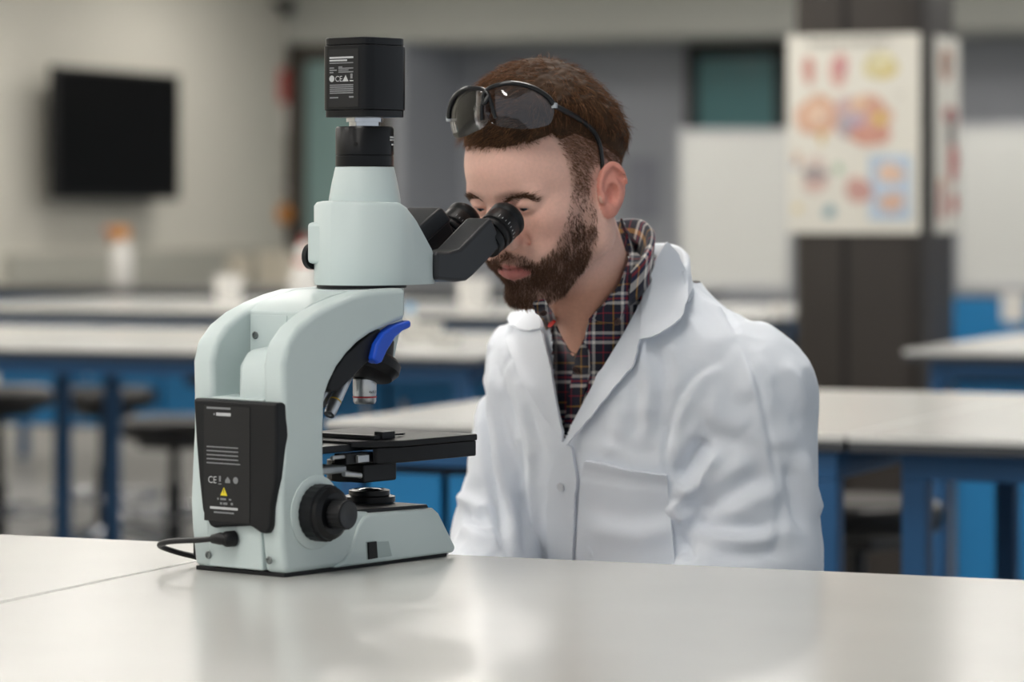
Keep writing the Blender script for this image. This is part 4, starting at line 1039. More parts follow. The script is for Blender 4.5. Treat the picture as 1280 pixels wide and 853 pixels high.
def plaid_mat():
    m = bpy.data.materials.new('plaid flannel'); m.use_nodes = True; nt = m.node_tree; b = nt.nodes['Principled BSDF']
    uv = nt.nodes.new('ShaderNodeUVMap'); sp = nt.nodes.new('ShaderNodeSeparateXYZ'); nt.links.new(uv.outputs['UV'], sp.inputs[0])
    def stripes(sock, period, table):
        d = nt.nodes.new('ShaderNodeMath'); d.operation = 'DIVIDE'; d.inputs[1].default_value = period; nt.links.new(sock, d.inputs[0])
        f = nt.nodes.new('ShaderNodeMath'); f.operation = 'FRACT'; nt.links.new(d.outputs[0], f.inputs[0])
        r = nt.nodes.new('ShaderNodeValToRGB'); r.color_ramp.interpolation = 'CONSTANT'
        e = r.color_ramp.elements
        e[0].position = 0; e[0].color = lin(table[0][1]) + (1,); e[1].position = table[1][0]; e[1].color = lin(table[1][1]) + (1,)
        for p, c in table[2:]:
            q = e.new(p); q.color = lin(c) + (1,)
        nt.links.new(f.outputs[0], r.inputs['Fac']); return r.outputs['Color']
    N, Wt, Rd, Ye, Bl = '10152e', 'e8e4e0', 'a81f33', 'b98a34', '1d2a55'
    T = [(0, N), (0.16, Ye), (0.20, N), (0.38, Wt), (0.46, Bl), (0.52, Rd), (0.57, Bl), (0.62, Wt), (0.70, N), (0.90, Rd), (0.93, N)]
    c1 = stripes(sp.outputs['X'], 0.046, T); c2 = stripes(sp.outputs['Y'], 0.048, T)
    mx = nt.nodes.new('ShaderNodeMix'); mx.data_type = 'RGBA'; mx.inputs['Factor'].default_value = 0.5
    nt.links.new(c1, mx.inputs['A']); nt.links.new(c2, mx.inputs['B'])
    gm = nt.nodes.new('ShaderNodeMix'); gm.data_type = 'RGBA'; gm.blend_type = 'MULTIPLY'; gm.inputs['Factor'].default_value = 0.25
    nt.links.new(mx.outputs['Result'], gm.inputs['A']); nt.links.new(mx.outputs['Result'], gm.inputs['B'])
    nt.links.new(gm.outputs['Result'], b.inputs['Base Color'])
    b.inputs['Roughness'].default_value = 0.9; b.inputs['Sheen Weight'].default_value = 0.2
    return m
M_plaid = plaid_mat()
M_btn = mat('brown horn button', '4a3430', 0.4, var=0.2, scale=300)
M_trous = mat('dark navy trousers', '23262e', 0.8)
M_shoe = mat('black shoe leather', '15130f', 0.4)

# ------------------------------------------------------------------ body (one mesh: head, neck, trunk, arms, hands, legs)
lo = HC + np.array([-0.16, -0.13, -0.30]); hi = HC + np.array([0.17, 0.13, 0.19])
HV, HF = polygonise(skin_sdf, lo, hi, 0.0021, newton=3)
hh = to_head(HV.astype(np.float32)).astype(float)
mir = hh.copy(); mir[:, 1] = np.abs(mir[:, 1]); mp = project(from_head(mir))           # near-side twin of every point, in picture coordinates
HAIRLINE = [(540, 176), (577, 178), (600, 186), (640, 184), (672, 176), (690, 165), (700, 178), (712, 205), (718, 240), (734, 240), (740, 212), (752, 200), (772, 205), (784, 240), (790, 290), (900, 290), (900, 0), (540, 0)]
BEARD = [(718, 228), (735, 232), (744, 262), (744, 300), (728, 335), (706, 362), (676, 380), (640, 384), (622, 374), (610, 352), (600, 322), (632, 316), (655, 322), (672, 330), (690, 314), (704, 292), (712, 268)]
LIPS = [(600, 334), (632, 331), (650, 334), (669, 340), (656, 347), (636, 353), (606, 350)]
front = np.clip((hh[:, 0] + 0.035) / 0.01, 0, 1)
wob = np.stack([5 * vnoise(hh, 110, 31) + 3 * vnoise(hh, 300, 33), 6 * vnoise(hh, 130, 32) + 3 * vnoise(hh, 300, 34)], 1)
wob *= np.clip((690 - mp[:, :1]) / 30, 0, 1)
hair_m = front * softpoly(mp + wob, HAIRLINE, 8) + (1 - front) * np.clip((hh[:, 2] + 0.045) / 0.02, 0, 1)
is_ear = ((np.abs(hh[:, 1]) > 0.071) & (hh[:, 0] < 0.008) & (hh[:, 0] > -0.045) & (np.abs(hh[:, 2]) < 0.042) & (head_sdf(hh.astype(np.float32), ears=False) > 0.0015 * HS))
hair_m = hair_m * (~is_ear)
on_head = (hh[:, 2] > -0.115)
beard_m = softpoly(mp, BEARD, 7) * (1 - softpoly(mp, LIPS, 2.5)) * (hh[:, 0] > -0.005) * on_head * (~is_ear)
lip_m = softpoly(mp, LIPS, 2.5) * (hh[:, 0] > 0.06)
skin = np.tile(np.array(lin('e4b8a8')), (len(HV), 1))
def mixc(c, col, w): return c * (1 - w[:, None]) + np.array(lin(col)) * w[:, None]
rosy = np.exp(-(((hh - np.array([0.085, 0, -0.012])) / np.array([0.03, 0.022, 0.022])) ** 2).sum(1))
ck = mir.copy(); rosy += 0.6 * np.exp(-(((ck - np.array([0.068, 0.045, -0.015])) / 0.022) ** 2).sum(1))
skin = mixc(skin, 'c9806e', np.clip(rosy, 0, 1) * 0.65)
skin = mixc(skin, 'dc8f80', is_ear * 0.8)
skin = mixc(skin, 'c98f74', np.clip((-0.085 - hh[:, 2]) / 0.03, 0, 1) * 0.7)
stub = np.clip(vnoise(hh, 900, 3) * 0.5 + 0.6, 0, 1)
tk = np.clip((hh[:, 2] - 0.0) / 0.07, 0, 1)
skin = mixc(skin, '8b6a58', hair_m * (0.35 + 0.45 * tk))
blot = np.clip(0.75 + 0.6 * vnoise(hh, 70, 21), 0.25, 1)
chinw = np.clip((-0.005 - hh[:, 2]) / 0.05, 0, 1)
skin = mixc(skin, '6b5145', np.clip(beard_m * (0.30 + 0.35 * chinw) * (0.7 + 0.4 * stub), 0, 0.8))
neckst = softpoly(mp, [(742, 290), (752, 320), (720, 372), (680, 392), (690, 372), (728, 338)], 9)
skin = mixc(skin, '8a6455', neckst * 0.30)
brow_m = np.exp(-((polydist(mp, [(620, 247), (645, 242), (670, 250)], closed=False)) / 4.0) ** 2) * (hh[:, 0] > 0.05)
skin = mixc(skin, '8a6a58', brow_m * 0.35)
skin = mixc(skin, 'c47a75', lip_m)
zl = -0.0533 + 0.0008 * (np.abs(hh[:, 1]) / 0.026)
skin = mixc(skin, '6e3634', np.exp(-((hh[:, 2] - zl) / 0.0013) ** 2) * (np.abs(hh[:, 1]) < 0.0275) * (hh[:, 0] > 0.07))  # lip parting: occlusion shade painted into the tint, along with darker inner lip
skin = mixc(skin, 'a9655e', 0.5 * lip_m * (hh[:, 2] > zl))

def body_sdf(P):
    d = torso_sdf(P, -0.022)
    d = smin(d, cap(P, (0.135, 0.004, 1.05), (0.135, 0.004, 1.16), 0.06), 0.04)
    for s, sh, el, wr in ((1, L_SH, L_EL, L_WR), (-1, R_SH, R_EL, R_WR)):
        d = smin(d, smin(cap(P, sh, el, 0.043, 0.038), cap(P, el, wr, 0.038, 0.028), 0.02), 0.03)
    for s in (-1, 1):
        d = smin(d, chain(P, [(0.02, 0.09 * s, 0.70), (0.43, 0.11 * s, 0.66), (0.36, 0.11 * s, 0.26), (0.35, 0.11 * s, 0.11)], [0.085, 0.060, 0.052, 0.040], 0.03), 0.04)
        d = smin(d, chain(P, [(0.33, 0.11 * s, 0.07), (0.50, 0.12 * s, 0.05)], [0.040, 0.036], 0.02), 0.02)
    return d
BV, BF = polygonise(body_sdf, (-0.22, -0.32, 0.0), (0.60, 0.32, 1.13), 0.011, newton=1)
def hand_sdf(P, wr, s):
    d = chain(P, [wr, (wr[0] + 0.035, wr[1] - 0.012 * s, wr[2] - 0.012)], [0.027, 0.024], 0.01)
    pc = np.array(wr) + np.array([0.075, -0.022 * s, -0.020])
    Rz = np.array(Matrix.Rotation(math.radians(-16 * s), 3, 'Z') @ Matrix.Rotation(math.radians(10), 3, 'Y'))
    d = smin(d, ell(P, pc, (0.052, 0.043, 0.016), Rz), 0.02)
    for i, (yy, L) in enumerate(((0.031, 0.070), (0.011, 0.080), (-0.010, 0.074), (-0.030, 0.058))):
        k0 = pc + Rz @ np.array([0.040, -yy * s, 0.002]); k1 = k0 + Rz @ np.array([L * .45, -yy * s * .15, -0.004]); k2 = k1 + Rz @ np.array([L * .30, 0, -0.014]); k3 = k2 + Rz @ np.array([L * .18, 0, -0.016])
        d = smin(d, chain(P, [k0, k1, k2, k3], [0.0098, 0.0090, 0.0082, 0.0070], 0.003), 0.004)
    t0 = pc + Rz @ np.array([-0.020, -0.030 * s, -0.002]); t1 = t0 + Rz @ np.array([0.032, -0.022 * s, -0.006]); t2 = t1 + Rz @ np.array([0.030, -0.004 * s, -0.004])
    return smin(d, chain(P, [t0, t1, t2], [0.014, 0.0105, 0.0085], 0.004), 0.008)
Vs, Fs, Cs = [HV], [HF], [skin]; nv = len(HV)
for wr, s in ((L_WR, 1), (R_WR, -1)):
    v, f = polygonise(lambda P: hand_sdf(P, wr, s), np.array(wr) - (0.05, 0.10, 0.11), np.array(wr) + (0.24, 0.10, 0.05), 0.0045, newton=1)
    Vs.append(v); Fs.append(f + nv); Cs.append(np.tile(np.array(lin('cf9c86')), (len(v), 1))); nv += len(v)
Vs.append(BV); Fs.append(BF + nv); Cs.append(np.tile(np.array(lin('d2a08a')), (len(BV), 1)))
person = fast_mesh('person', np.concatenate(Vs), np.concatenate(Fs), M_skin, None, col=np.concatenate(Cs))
person.location = PO; person.rotation_euler.z = PHI
tag(person, 'bearded man in white lab coat leaning to look into the microscope', 'person')
# eyes
for s in (-1, 1):
    c = from_head(np.array([[0.0740, 0.0325 * s, 0.0165]]))[0]; dirn = HR @ np.array([0.90, 0, -0.30])
    e = MB().lathe([(0.0128 * math.sin(t), -0.0128 * math.cos(t)) for t in np.linspace(0.02, math.pi - 0.02, 18)], c, dirn, n=28).build('eye', mat('eye white', 'd9d2cc', 0.2, var=0.02), person, angle=80)
    MB().lathe([(0.0060 * u, 0.0114 + 0.0018 * math.cos(u * 1.5)) for u in (0.02, 0.3, 0.6, 0.85, 1.0)], c, dirn, n=24).build('iris', mat('blue grey iris', '4a5560', 0.1, var=0.2, scale=400), e, angle=80)
    MB().lathe([(0.0025 * u, 0.01335 - 0.0002 * u) for u in (0.02, 0.5, 1.0)], c, dirn, n=16).build('pupil', mat('void black', '050505', 0.8, var=0), e, angle=80)
# trousers and shoes (below the bench)
def trouser_sdf(P):
    d = ell(P, (0.01, 0, 0.70), (0.150, 0.185, 0.085))
    for s in (-1, 1):
        d = smin(d, chain(P, [(0.02, 0.09 * s, 0.705), (0.43, 0.11 * s, 0.66), (0.36, 0.11 * s, 0.26), (0.35, 0.11 * s, 0.10)], [0.096, 0.074, 0.066, 0.060], 0.03), 0.04)
    return d
v, f = polygonise(trouser_sdf, (-0.2, -0.24, 0.03), (0.55, 0.24, 0.83), 0.012, newton=1)
fast_mesh('trousers', v, f, M_trous, person)
for s in (-1, 1):
    v, f = polygonise(lambda P: smax(chain(P, [(0.315, 0.11 * s, 0.062), (0.40, 0.115 * s, 0.06), (0.53, 0.122 * s, 0.045)], [0.050, 0.050, 0.046], 0.02), -P[:, 2] + 0.002, 0.004), (0.22, 0.11 * s - 0.09, -0.01), (0.62, 0.11 * s + 0.10, 0.14), 0.009, newton=1)
    fast_mesh('shoe', v, f, M_shoe, person)

# ------------------------------------------------------------------ shirt
def shirt_sdf(P):
    d = torso_sdf(P, -0.016)
    return smin(d, cap(P, NB0 + (0.005, 0, 0.02), NB0 + (0.02, 0.003, 0.075), 0.068, 0.064), 0.02)
SV, SF = polygonise(shirt_sdf, (-0.02, -0.17, 0.88), (0.30, 0.17, 1.20), 0.005, newton=2)
pp = project(SV)
NECKV = [(686, 372), (700, 405), (718, 440), (735, 462), (748, 436), (762, 408), (790, 380), (800, 250), (680, 250)]
keep = ~(inpoly(pp, NECKV) & (SV[:, 0] > 0.10)) & (SV[:, 2] < np.where(SV[:, 0] > 0.16, 1.165, 1.12))
v, f, used = drop(SV, SF, keep)
uvq = np.stack([v[:, 1] * 1.0 + 0.25 * (v[:, 0] - 0.2), v[:, 2]], 1)
shirt = fast_mesh('plaid_shirt', v, f, M_plaid, person, uv=uvq)

def draped(name, poly, fn, m, parent, off, thick=0.0022, lift=None, step=5.0, uvscale=None, smooth_it=0, dirs=None):
    """a cloth piece lying on the surface fn: outline given as seen in the photo, thickness real"""
    P = np.array(poly, float)
    bd = []
    for i in range(len(P)):
        a, b = P[i], P[(i + 1) % len(P)]; n = max(1, int(np.linalg.norm(b - a) / step))
        for k in range(n): bd.append(a + (b - a) * k / n)
    nb = len(bd); lo_, hi_ = P.min(0), P.max(0); inner = []
    for iy, y in enumerate(np.arange(lo_[1], hi_[1], step * 0.87)):
        for x in np.arange(lo_[0] + (iy % 2) * step / 2, hi_[0], step): inner.append((x, y))
    inner = np.array(inner); bdA = np.array(bd)
    if len(inner):
        inner = inner[inpoly(inner, poly)]; inner = inner[polydist(inner, poly) > step * 0.45] if len(inner) else inner
    allp = np.concatenate([bdA, inner]) if len(inner) else bdA
    vo, ed, fa, *_ = delaunay_2d_cdt([Vector(p) for p in allp], [(i, (i + 1) % nb) for i in range(nb)], [list(range(nb))], 1, 1e-4)
    q = np.array([tuple(p) for p in vo]); o_ = np.full(len(q), off)
    if lift is not None:
        for ln, h, w in lift: o_ = o_ + h * np.exp(-(polydist(q, ln, closed=False) / w) ** 2)
    D = ray(q); t = np.full(len(q), 3.3)
    best = np.full(len(q), 9.0); bt = t.copy()
    for _ in range(110):
        dd = fn((CAMP + D * t[:, None]).astype(np.float32)) - o_
        mb_ = dd < best; best = np.where(mb_, dd, best); bt = np.where(mb_, t, bt)
        t = np.minimum(t + np.where(dd > 1e-4, np.maximum(dd * 0.6, 3e-4), 0), 4.6)
    V3 = CAMP + D * bt[:, None]
    for _ in range(3):                      # pieces that pass the rim are wrapped round onto the surface
        d_, g_ = grad(fn, V3); V3 = V3 - np.where(best > 6e-4, d_ - o_, 0)[:, None] * g_
    fa = [tuple(x) for x in fa if len(x) == 3]
    if smooth_it:
        nbr = [set() for _ in q]
        for a, b, c in fa:
            nbr[a] |= {b, c}; nbr[b] |= {a, c}; nbr[c] |= {a, b}
        for _ in range(smooth_it):
            V3 = np.array([0.5 * V3[i] + 0.5 * V3[list(nb_)].mean(0) if nb_ else V3[i] for i, nb_ in enumerate(nbr)])
    _, g = grad(fn, V3)
    vin = V3 - g * thick
    n = len(q); F = [x for x in fa] + [tuple(i + n for i in reversed(x)) for x in fa]
    cnt = {}
    for x in fa:
        for i in range(3): cnt[(x[i], x[(i + 1) % 3])] = 1
    for (a, b) in list(cnt):
        if (b, a) not in cnt: F.append((b, a, a + n)); F.append((b, a + n, b + n))
    Vall = np.concatenate([V3, vin]); uv = None
    if uvscale: uv = np.concatenate([q, q]) / uvscale
    bm_ = fast_mesh(name, Vall, np.array(F), m, parent, uv=uv)
    bmx = bmesh.new(); bmx.from_mesh(bm_.data); bmesh.ops.recalc_face_normals(bmx, faces=bmx.faces); bmx.to_mesh(bm_.data); bmx.free()
    bm_.data.set_sharp_from_angle(angle=math.radians(60))
    return bm_

def skinshirt(P): return np.minimum(skin_sdf(P), shirt_sdf(P))
UVS = 1030.0
# standing collar band round the back of the neck and its two front leaves
def collar_ring(name, m, parent, c0, ax, r0, r1, h, a0, a1, tilt_, n=40, uvw=None, fall=0.0):
    """band swept round the neck; a = angle from straight ahead"""
    rows = []
    for i in range(n + 1):
        a = math.radians(a0 + (a1 - a0) * i / n)
        d_ = np.array([math.cos(a), math.sin(a), 0]); cen = np.array(c0)
        hb = h
        prof = [(0.0, 0.0), (0.0015, 0.5 * hb), (0.003, hb), (0.007, hb + 0.003), (0.012, hb - 0.001), (0.014 + fall * .4, 0.45 * hb), (0.017 + fall, -0.1 * hb), (0.0185 + fall, -0.1 * hb), (0.010 + fall * .3, 0.5 * hb), (0.009, 0.2 * hb), (0.004, -0.2 * hb)]
        row = []
        for r_, z_ in prof:
            rx, ry = r0 + r_, r1 + r_
            row.append(cen + np.array([d_[0] * rx, d_[1] * ry, 0]) + np.array(ax) * z_ - np.array([0, 0, 1]) * tilt_ * (math.cos(a)) )
        rows.append(row)
    m_ = len(rows[0]); V = [p for r in rows for p in r]; F = []
    for i in range(n):
        for k in range(m_): F.append((i * m_ + k, i * m_ + (k + 1) % m_, (i + 1) * m_ + (k + 1) % m_, (i + 1) * m_ + k))
    F = np.array(F); uv = np.array([(i * 0.0045, k * 0.0065) for i in range(n + 1) for k in range(m_)])
    o_ = fast_mesh(name, np.array(V), F, m, parent, uv=uv)
    bmx = bmesh.new(); bmx.from_mesh(o_.data); bmesh.ops.recalc_face_normals(bmx, faces=bmx.faces); bmx.to_mesh(o_.data); bmx.free()
    return o_
# ------------------------------------------------------------------ shirt collar, buttons
SHIRT_L = [(783, 277), (801, 283), (811, 306), (808, 332), (796, 365), (774, 412), (752, 407), (733, 400), (750, 383), (771, 358), (788, 322), (784, 290)]
SHIRT_R = [(662, 378), (682, 370), (692, 390), (697, 405), (688, 413), (670, 402)]
collar_ring('collar', M_plaid, shirt, (0.226, 0.012, 1.188), (-0.30, 0, 0.95), 0.057, 0.055, 0.038, 74, 288, 0.050)
SHIRT_F = [(733, 398), (752, 380), (775, 350), (792, 312), (800, 290), (824, 296), (834, 320), (812, 372), (780, 428), (742, 492), (708, 566), (698, 560), (690, 500), (682, 440), (668, 400), (664, 380), (682, 376), (692, 396), (706, 424), (719, 443), (727, 425)]
draped('shirt_front', SHIRT_F, skinshirt, M_plaid, shirt, 0.0025, uvscale=UVS, smooth_it=4, thick=0.002)
draped('collar_leaf', SHIRT_L, skinshirt, M_plaid, shirt, 0.0090, lift=[([(733, 400), (774, 412), (796, 365)], 0.006, 14)], uvscale=UVS, smooth_it=3, thick=0.003)
draped('collar_leaf', SHIRT_R, skinshirt, M_plaid, shirt, 0.0055, uvscale=UVS, smooth_it=3, thick=0.003)
# front placket of the shirt below the open neck
draped('placket', [(719, 443), (727, 425), (738, 440), (738, 470), (726, 510), (712, 560), (700, 560), (708, 500)], skinshirt, M_plaid, shirt, 0.0050, uvscale=UVS * 1.01, smooth_it=1)
draped('collar_tag', [(684, 402), (692, 399), (696, 404), (688, 411), (682, 411)], skinshirt, mat('red woven tag', 'd8281f', 0.7), shirt, 0.0095, smooth_it=1)
def button(px, fn, r, off, m, parent, rim=True):
    p, _ = trace(np.array([px], float), fn, off); p = p[0]; _, g = grad(fn, p[None]); g = g[0]
    MB().lathe([(0.0003, 0), (r, 0), (r * 1.02, 0.0008), (r, 0.0018), (r * .8, 0.0020), (r * .72, 0.0013), (0.0003, 0.0013)], p, g, n=24).build('button', m, parent)
    if rim:
        q = Vector((0, 0, 1)).rotation_difference(Vector(g)).to_matrix()
        for a in range(4):
            c = Vector(p) + q @ Vector((0.0014 * math.cos(a * 1.571 + .78), 0.0014 * math.sin(a * 1.571 + .78), 0.0014))
            MB().lathe([(0.0001, 0), (0.0006, 0), (0.0006, 0.0002), (0.0001, 0.0002)], c, g, n=8).build('button_hole', mat('void black', '050505', 0.8, var=0), parent)
button((721, 463), skinshirt, 0.0058, 0.0056, M_btn, shirt)
button((771, 402), skinshirt, 0.0048, 0.0130, M_btn, shirt)
button((679, 391), skinshirt, 0.0045, 0.0075, M_btn, shirt)

# ------------------------------------------------------------------ lab coat with creases
CV, CF = polygonise(coat_sdf, (-0.14, -0.33, 0.54), (0.42, 0.33, 1.26), 0.0042, newton=2)
FOLDS = [  # (outline seen in the photo, half width m, height m)
    ([(924, 422), (935, 441), (948, 482), (957, 524), (972, 606)], 0.004, -0.0030), ([(918, 424), (929, 443), (942, 484), (951, 526), (966, 606)], 0.006, 0.0022),
    ([(900, 452), (867, 471), (845, 509), (832, 557), (836, 600)], 0.005, -0.0045), ([(906, 458), (876, 477), (854, 512), (842, 552)], 0.009, 0.0040),
    ([(886, 548), (868, 575), (850, 606)], 0.013, -0.0130), ([(905, 560), (872, 598), (842, 624)], 0.012, 0.0120), ([(842, 624), (846, 640), (862, 652)], 0.010, 0.0080),
    ([(941, 572), (900, 596), (868, 612)], 0.012, 0.0050), ([(966, 590), (930, 606), (890, 632), (862, 640)], 0.011, -0.0055), ([(985, 612), (940, 628), (900, 650)], 0.012, 0.0055),
    ([(852, 650), (897, 660), (945, 660), (985, 648)], 0.010, -0.0055), ([(856, 664), (900, 674), (950, 676), (995, 660)], 0.011, 0.0060), ([(848, 655), (856, 680), (868, 704)], 0.007, -0.0060),
    ([(880, 690), (930, 694), (985, 688)], 0.010, -0.0050), ([(1000, 560), (1008, 600), (1022, 650)], 0.014, 0.0070), ([(985, 575), (992, 620), (1004, 670)], 0.010, -0.0060), ([(972, 606), (978, 640), (968, 690)], 0.008, -0.0035),
    ([(905, 480), (920, 500), (948, 508)], 0.011, -0.0030), ([(880, 500), (905, 525), (940, 535)], 0.012, 0.0035), ([(870, 520), (890, 545), (930, 556)], 0.010, -0.0030), ([(960, 470), (985, 500), (1000, 540)], 0.013, -0.0030),
    ([(975, 450), (998, 480), (1010, 520)], 0.010, 0.0030), ([(930, 540), (965, 552), (1000, 548)], 0.010, 0.0028),
    # front, his left side
    ([(818, 430), (828, 470), (826, 520), (822, 560)], 0.012, -0.0060), ([(806, 440), (812, 480), (810, 530)], 0.011, 0.0045), ([(795, 470), (797, 510), (790, 560)], 0.009, -0.0035), ([(840, 430), (846, 460), (838, 500)], 0.010, 0.0035),
    ([(775, 500), (770, 540), (760, 575)], 0.010, 0.0025), ([(750, 540), (790, 560), (825, 566)], 0.009, -0.0025), ([(740, 620), (770, 640), (810, 640), (835, 632)], 0.014, -0.0045), ([(760, 665), (800, 670), (838, 655)], 0.012, 0.0040),
    ([(735, 650), (742, 680), (740, 705)], 0.010, 0.0030), ([(820, 610), (815, 650), (825, 690)], 0.009, 0.0035),
    # front, his right side
    ([(597, 445), (602, 500), (609, 569), (622, 640), (633, 700)], 0.007, -0.0090), ([(610, 440), (617, 500), (624, 569), (636, 640), (645, 700)], 0.010, 0.0060),
    ([(624, 455), (634, 500), (648, 550), (654, 620), (656, 700)], 0.008, -0.0050), ([(640, 470), (655, 520), (664, 570), (668, 640), (668, 700)], 0.010, 0.0045), ([(655, 500), (672, 545), (684, 580)], 0.008, -0.0030),
    ([(585, 470), (592, 520), (590, 560)], 0.009, 0.0035), ([(578, 636), (600, 654), (622, 660)], 0.009, -0.0070), ([(574, 620), (598, 636), (620, 638)], 0.010, 0.0070), ([(580, 662), (604, 678), (628, 676)], 0.010, 0.0060), ([(584, 590), (600, 606), (614, 604)], 0.009, -0.0045), ([(580, 690), (606, 700), (630, 694)], 0.008, -0.005),
    ([(640, 400), (620, 425), (610, 445)], 0.010, 0.0040), ([(655, 430), (636, 450), (628, 470)], 0.008, -0.0030),
    ([(958, 414), (984, 432), (1004, 456)], 0.022, 0.0060),
    # shoulder yoke
    ([(868, 352), (900, 380), (924, 422)], 0.005, -0.0030), ([(880, 372), (905, 410), (890, 440)], 0.012, 0.0025)]
_, CN = grad(coat_sdf, CV)
vis = (CN @ np.array(ray(np.array([[800, 500]]))[0])) < 0.35
disp = np.zeros(len(CV))
for ln, w, h in FOLDS:
    s3, hit = trace(np.array(spline(ln, 24)), coat_sdf)
    d = np.full(len(CV), 9.0)
    for i in range(len(s3) - 1):
        a, b = s3[i], s3[i + 1]; ab = b - a; t = np.clip(((CV - a) @ ab) / (ab @ ab + 1e-12), 0, 1)
        d = np.minimum(d, np.linalg.norm(CV - a - t[:, None] * ab, axis=1))
    s_all = np.linalg.norm(s3[-1] - s3[0]) + 1e-6; tt = np.clip(((CV - s3[0]) @ (s3[-1] - s3[0])) / s_all ** 2, 0, 1)
    taper = np.clip(np.minimum(tt, 1 - tt) / 0.2, 0.15, 1)
    disp += 1.35 * h * taper * np.exp(-(d / w) ** 2)
wv = np.stack([vnoise(CV, 9, k) for k in (1, 2, 3)], 1)
st_ = CV * np.array([1.0, 1.0, 0.6]) + 0.03 * wv
n1 = 1 - np.abs(vnoise(st_, 16, 5)); n2 = 1 - np.abs(vnoise(st_ + 0.012 * wv, 34, 6))
disp += 0.0055 * (n1 - 0.6) + 0.0028 * (n2 - 0.6)
CV2 = CV + CN * disp[:, None]
cpj = project(CV)
VOPEN = [(690, 390), (694, 470), (704, 548), (730, 505), (775, 430), (806, 360), (835, 290), (800, 240), (670, 240), (668, 375)]
keep = ~(inpoly(cpj, VOPEN) & (CV[:, 0] > 0.10)) & (CV[:, 2] < 1.200)
v, f, used = drop(CV2, CF, keep)
lab_coat = fast_mesh('lab_coat', v, f, M_coat, person)
def coat_out(P): return coat_sdf(P)
LAP_L = [(818, 330), (806, 352), (799, 376), (778, 415), (743, 471), (712, 532), (702, 556), (707, 561), (736, 527), (768, 487), (795, 455), (800, 428), (812, 400), (826, 360)]
COL_L = [(824, 312), (810, 345), (799, 378), (797, 427), (812, 425), (830, 416), (854, 400), (863, 372), (862, 338), (848, 312), (834, 298)]
LAP_R = [(629, 424), (648, 405), (676, 408), (690, 457), (696, 499), (705, 545), (703, 557), (690, 540), (676, 520), (658, 490), (644, 463)]
COL_R = [(634, 384), (648, 376), (668, 374), (680, 410), (662, 416), (648, 414), (632, 404)]
draped('front_edge', [(702, 553), (716, 556), (722, 600), (719, 640), (717, 720), (684, 720), (681, 640), (682, 605), (690, 578)], coat_out, M_coat, lab_coat, 0.0060, smooth_it=2, thick=0.004)
draped('lapel', LAP_R, coat_out, M_coat, lab_coat, 0.0060, lift=[([(629, 424), (644, 463), (676, 520)], 0.005, 10), ([(680, 420), (692, 480), (703, 545)], 0.003, 8)], smooth_it=2, thick=0.0035)
draped('lapel', LAP_L, coat_out, M_coat, lab_coat, 0.0080, lift=[([(800, 428), (795, 455), (768, 487), (736, 527), (707, 561)], 0.004, 10), ([(806, 352), (778, 415), (743, 471), (702, 556)], 0.004, 8)], smooth_it=2, thick=0.0035)
draped('collar', COL_R, coat_out, M_coat, lab_coat, 0.0110, lift=[([(634, 384), (632, 404)], 0.004, 8)], smooth_it=2, thick=0.004)
draped('collar', COL_L, coat_out, M_coat, lab_coat, 0.0150, lift=[([(826, 308), (848, 308)], 0.010, 26), ([(797, 427), (830, 416), (854, 400), (863, 372)], 0.006, 12)], smooth_it=3, thick=0.004)
collar_ring('collar', M_coat, lab_coat, (0.205, 0.014, 1.163), (-0.30, 0, 0.95), 0.092, 0.080, 0.034, 108, 270, 0.048, fall=0.006)
PCK = [(729, 576), (750, 579), (785, 588), (834, 594), (838, 640), (846, 720), (717, 720), (724, 610)]
def coat_disp(P):        # creased coat surface near the pocket (coarse lookup)
    return coat_sdf(P)
draped('pocket', PCK, torso_sdf, M_coat, lab_coat, 0.0055, lift=[([(729, 577), (785, 589), (834, 595)], 0.004, 6), ([(724, 596), (782, 606), (834, 610)], -0.0012, 1.6), ([(740, 630), (780, 645), (830, 640)], -0.003, 18), ([(755, 665), (800, 672), (838, 660)], 0.004, 14)], smooth_it=1, thick=0.005, step=4)
button((701, 609), coat_out, 0.0052, 0.0068, mat('white coat button', 'd6d9df', 0.45), lab_coat, rim=False)

# ------------------------------------------------------------------ hair, beard, brows
def hairmask(h):
    m = h.copy(); m[:, 1] = np.abs(m[:, 1]); q = project(from_head(m))
    fr = np.clip((h[:, 0] + 0.035) / 0.01, 0, 1)
    q = q + np.clip((690 - q[:, :1]) / 30, 0, 1) * np.stack([5 * vnoise(h, 110, 31) + 3 * vnoise(h, 300, 33), 6 * vnoise(h, 130, 32) + 3 * vnoise(h, 300, 34)], 1)
    return fr * softpoly(q, HAIRLINE, 9) + (1 - fr) * np.clip((h[:, 2] + 0.045) / 0.02, 0, 1)
def sstep(x): x = np.clip(x, 0, 1); return x * x * (3 - 2 * x)
def topmask(h): return sstep((h[:, 2] - np.clip(0.062 + 0.80 * (h[:, 0] + 0.017), 0.012, 0.088)) / 0.055 + 0.35)
def hair_thick(h):
    tm = topmask(h); mx = 0.0235 - 0.0155 * sstep((-0.02 - h[:, 0]) / 0.06) - 0.0165 * sstep((h[:, 0] - 0.025) / 0.055)
    return -0.0015 + (mx + 0.0015) * tm
def hair_sdf(P):
    h = to_head(P); m = hairmask(h.astype(float)); t = hair_thick(h)
    t = -0.006 + (t + 0.006) * sstep(m * 1.4)
    t = t + 0.0016 * vnoise(h.astype(float) * np.array([1, 1.6, 1]), 95, 8) * topmask(h) + 0.0012 * vnoise(h.astype(float), 220, 9) * topmask(h)
    return head_sdf(h, ears=False) - t * HS
V_, F_ = polygonise(hair_sdf, HC + np.array([-0.15, -0.12, -0.02]), HC + np.array([0.16, 0.12, 0.19]), 0.0026, newton=1)
hs_ = skin_sdf(V_.astype(np.float32)); v, f, _ = drop(V_, F_, hs_ > -0.0012)
hn = to_head(v.astype(np.float32)).astype(float)
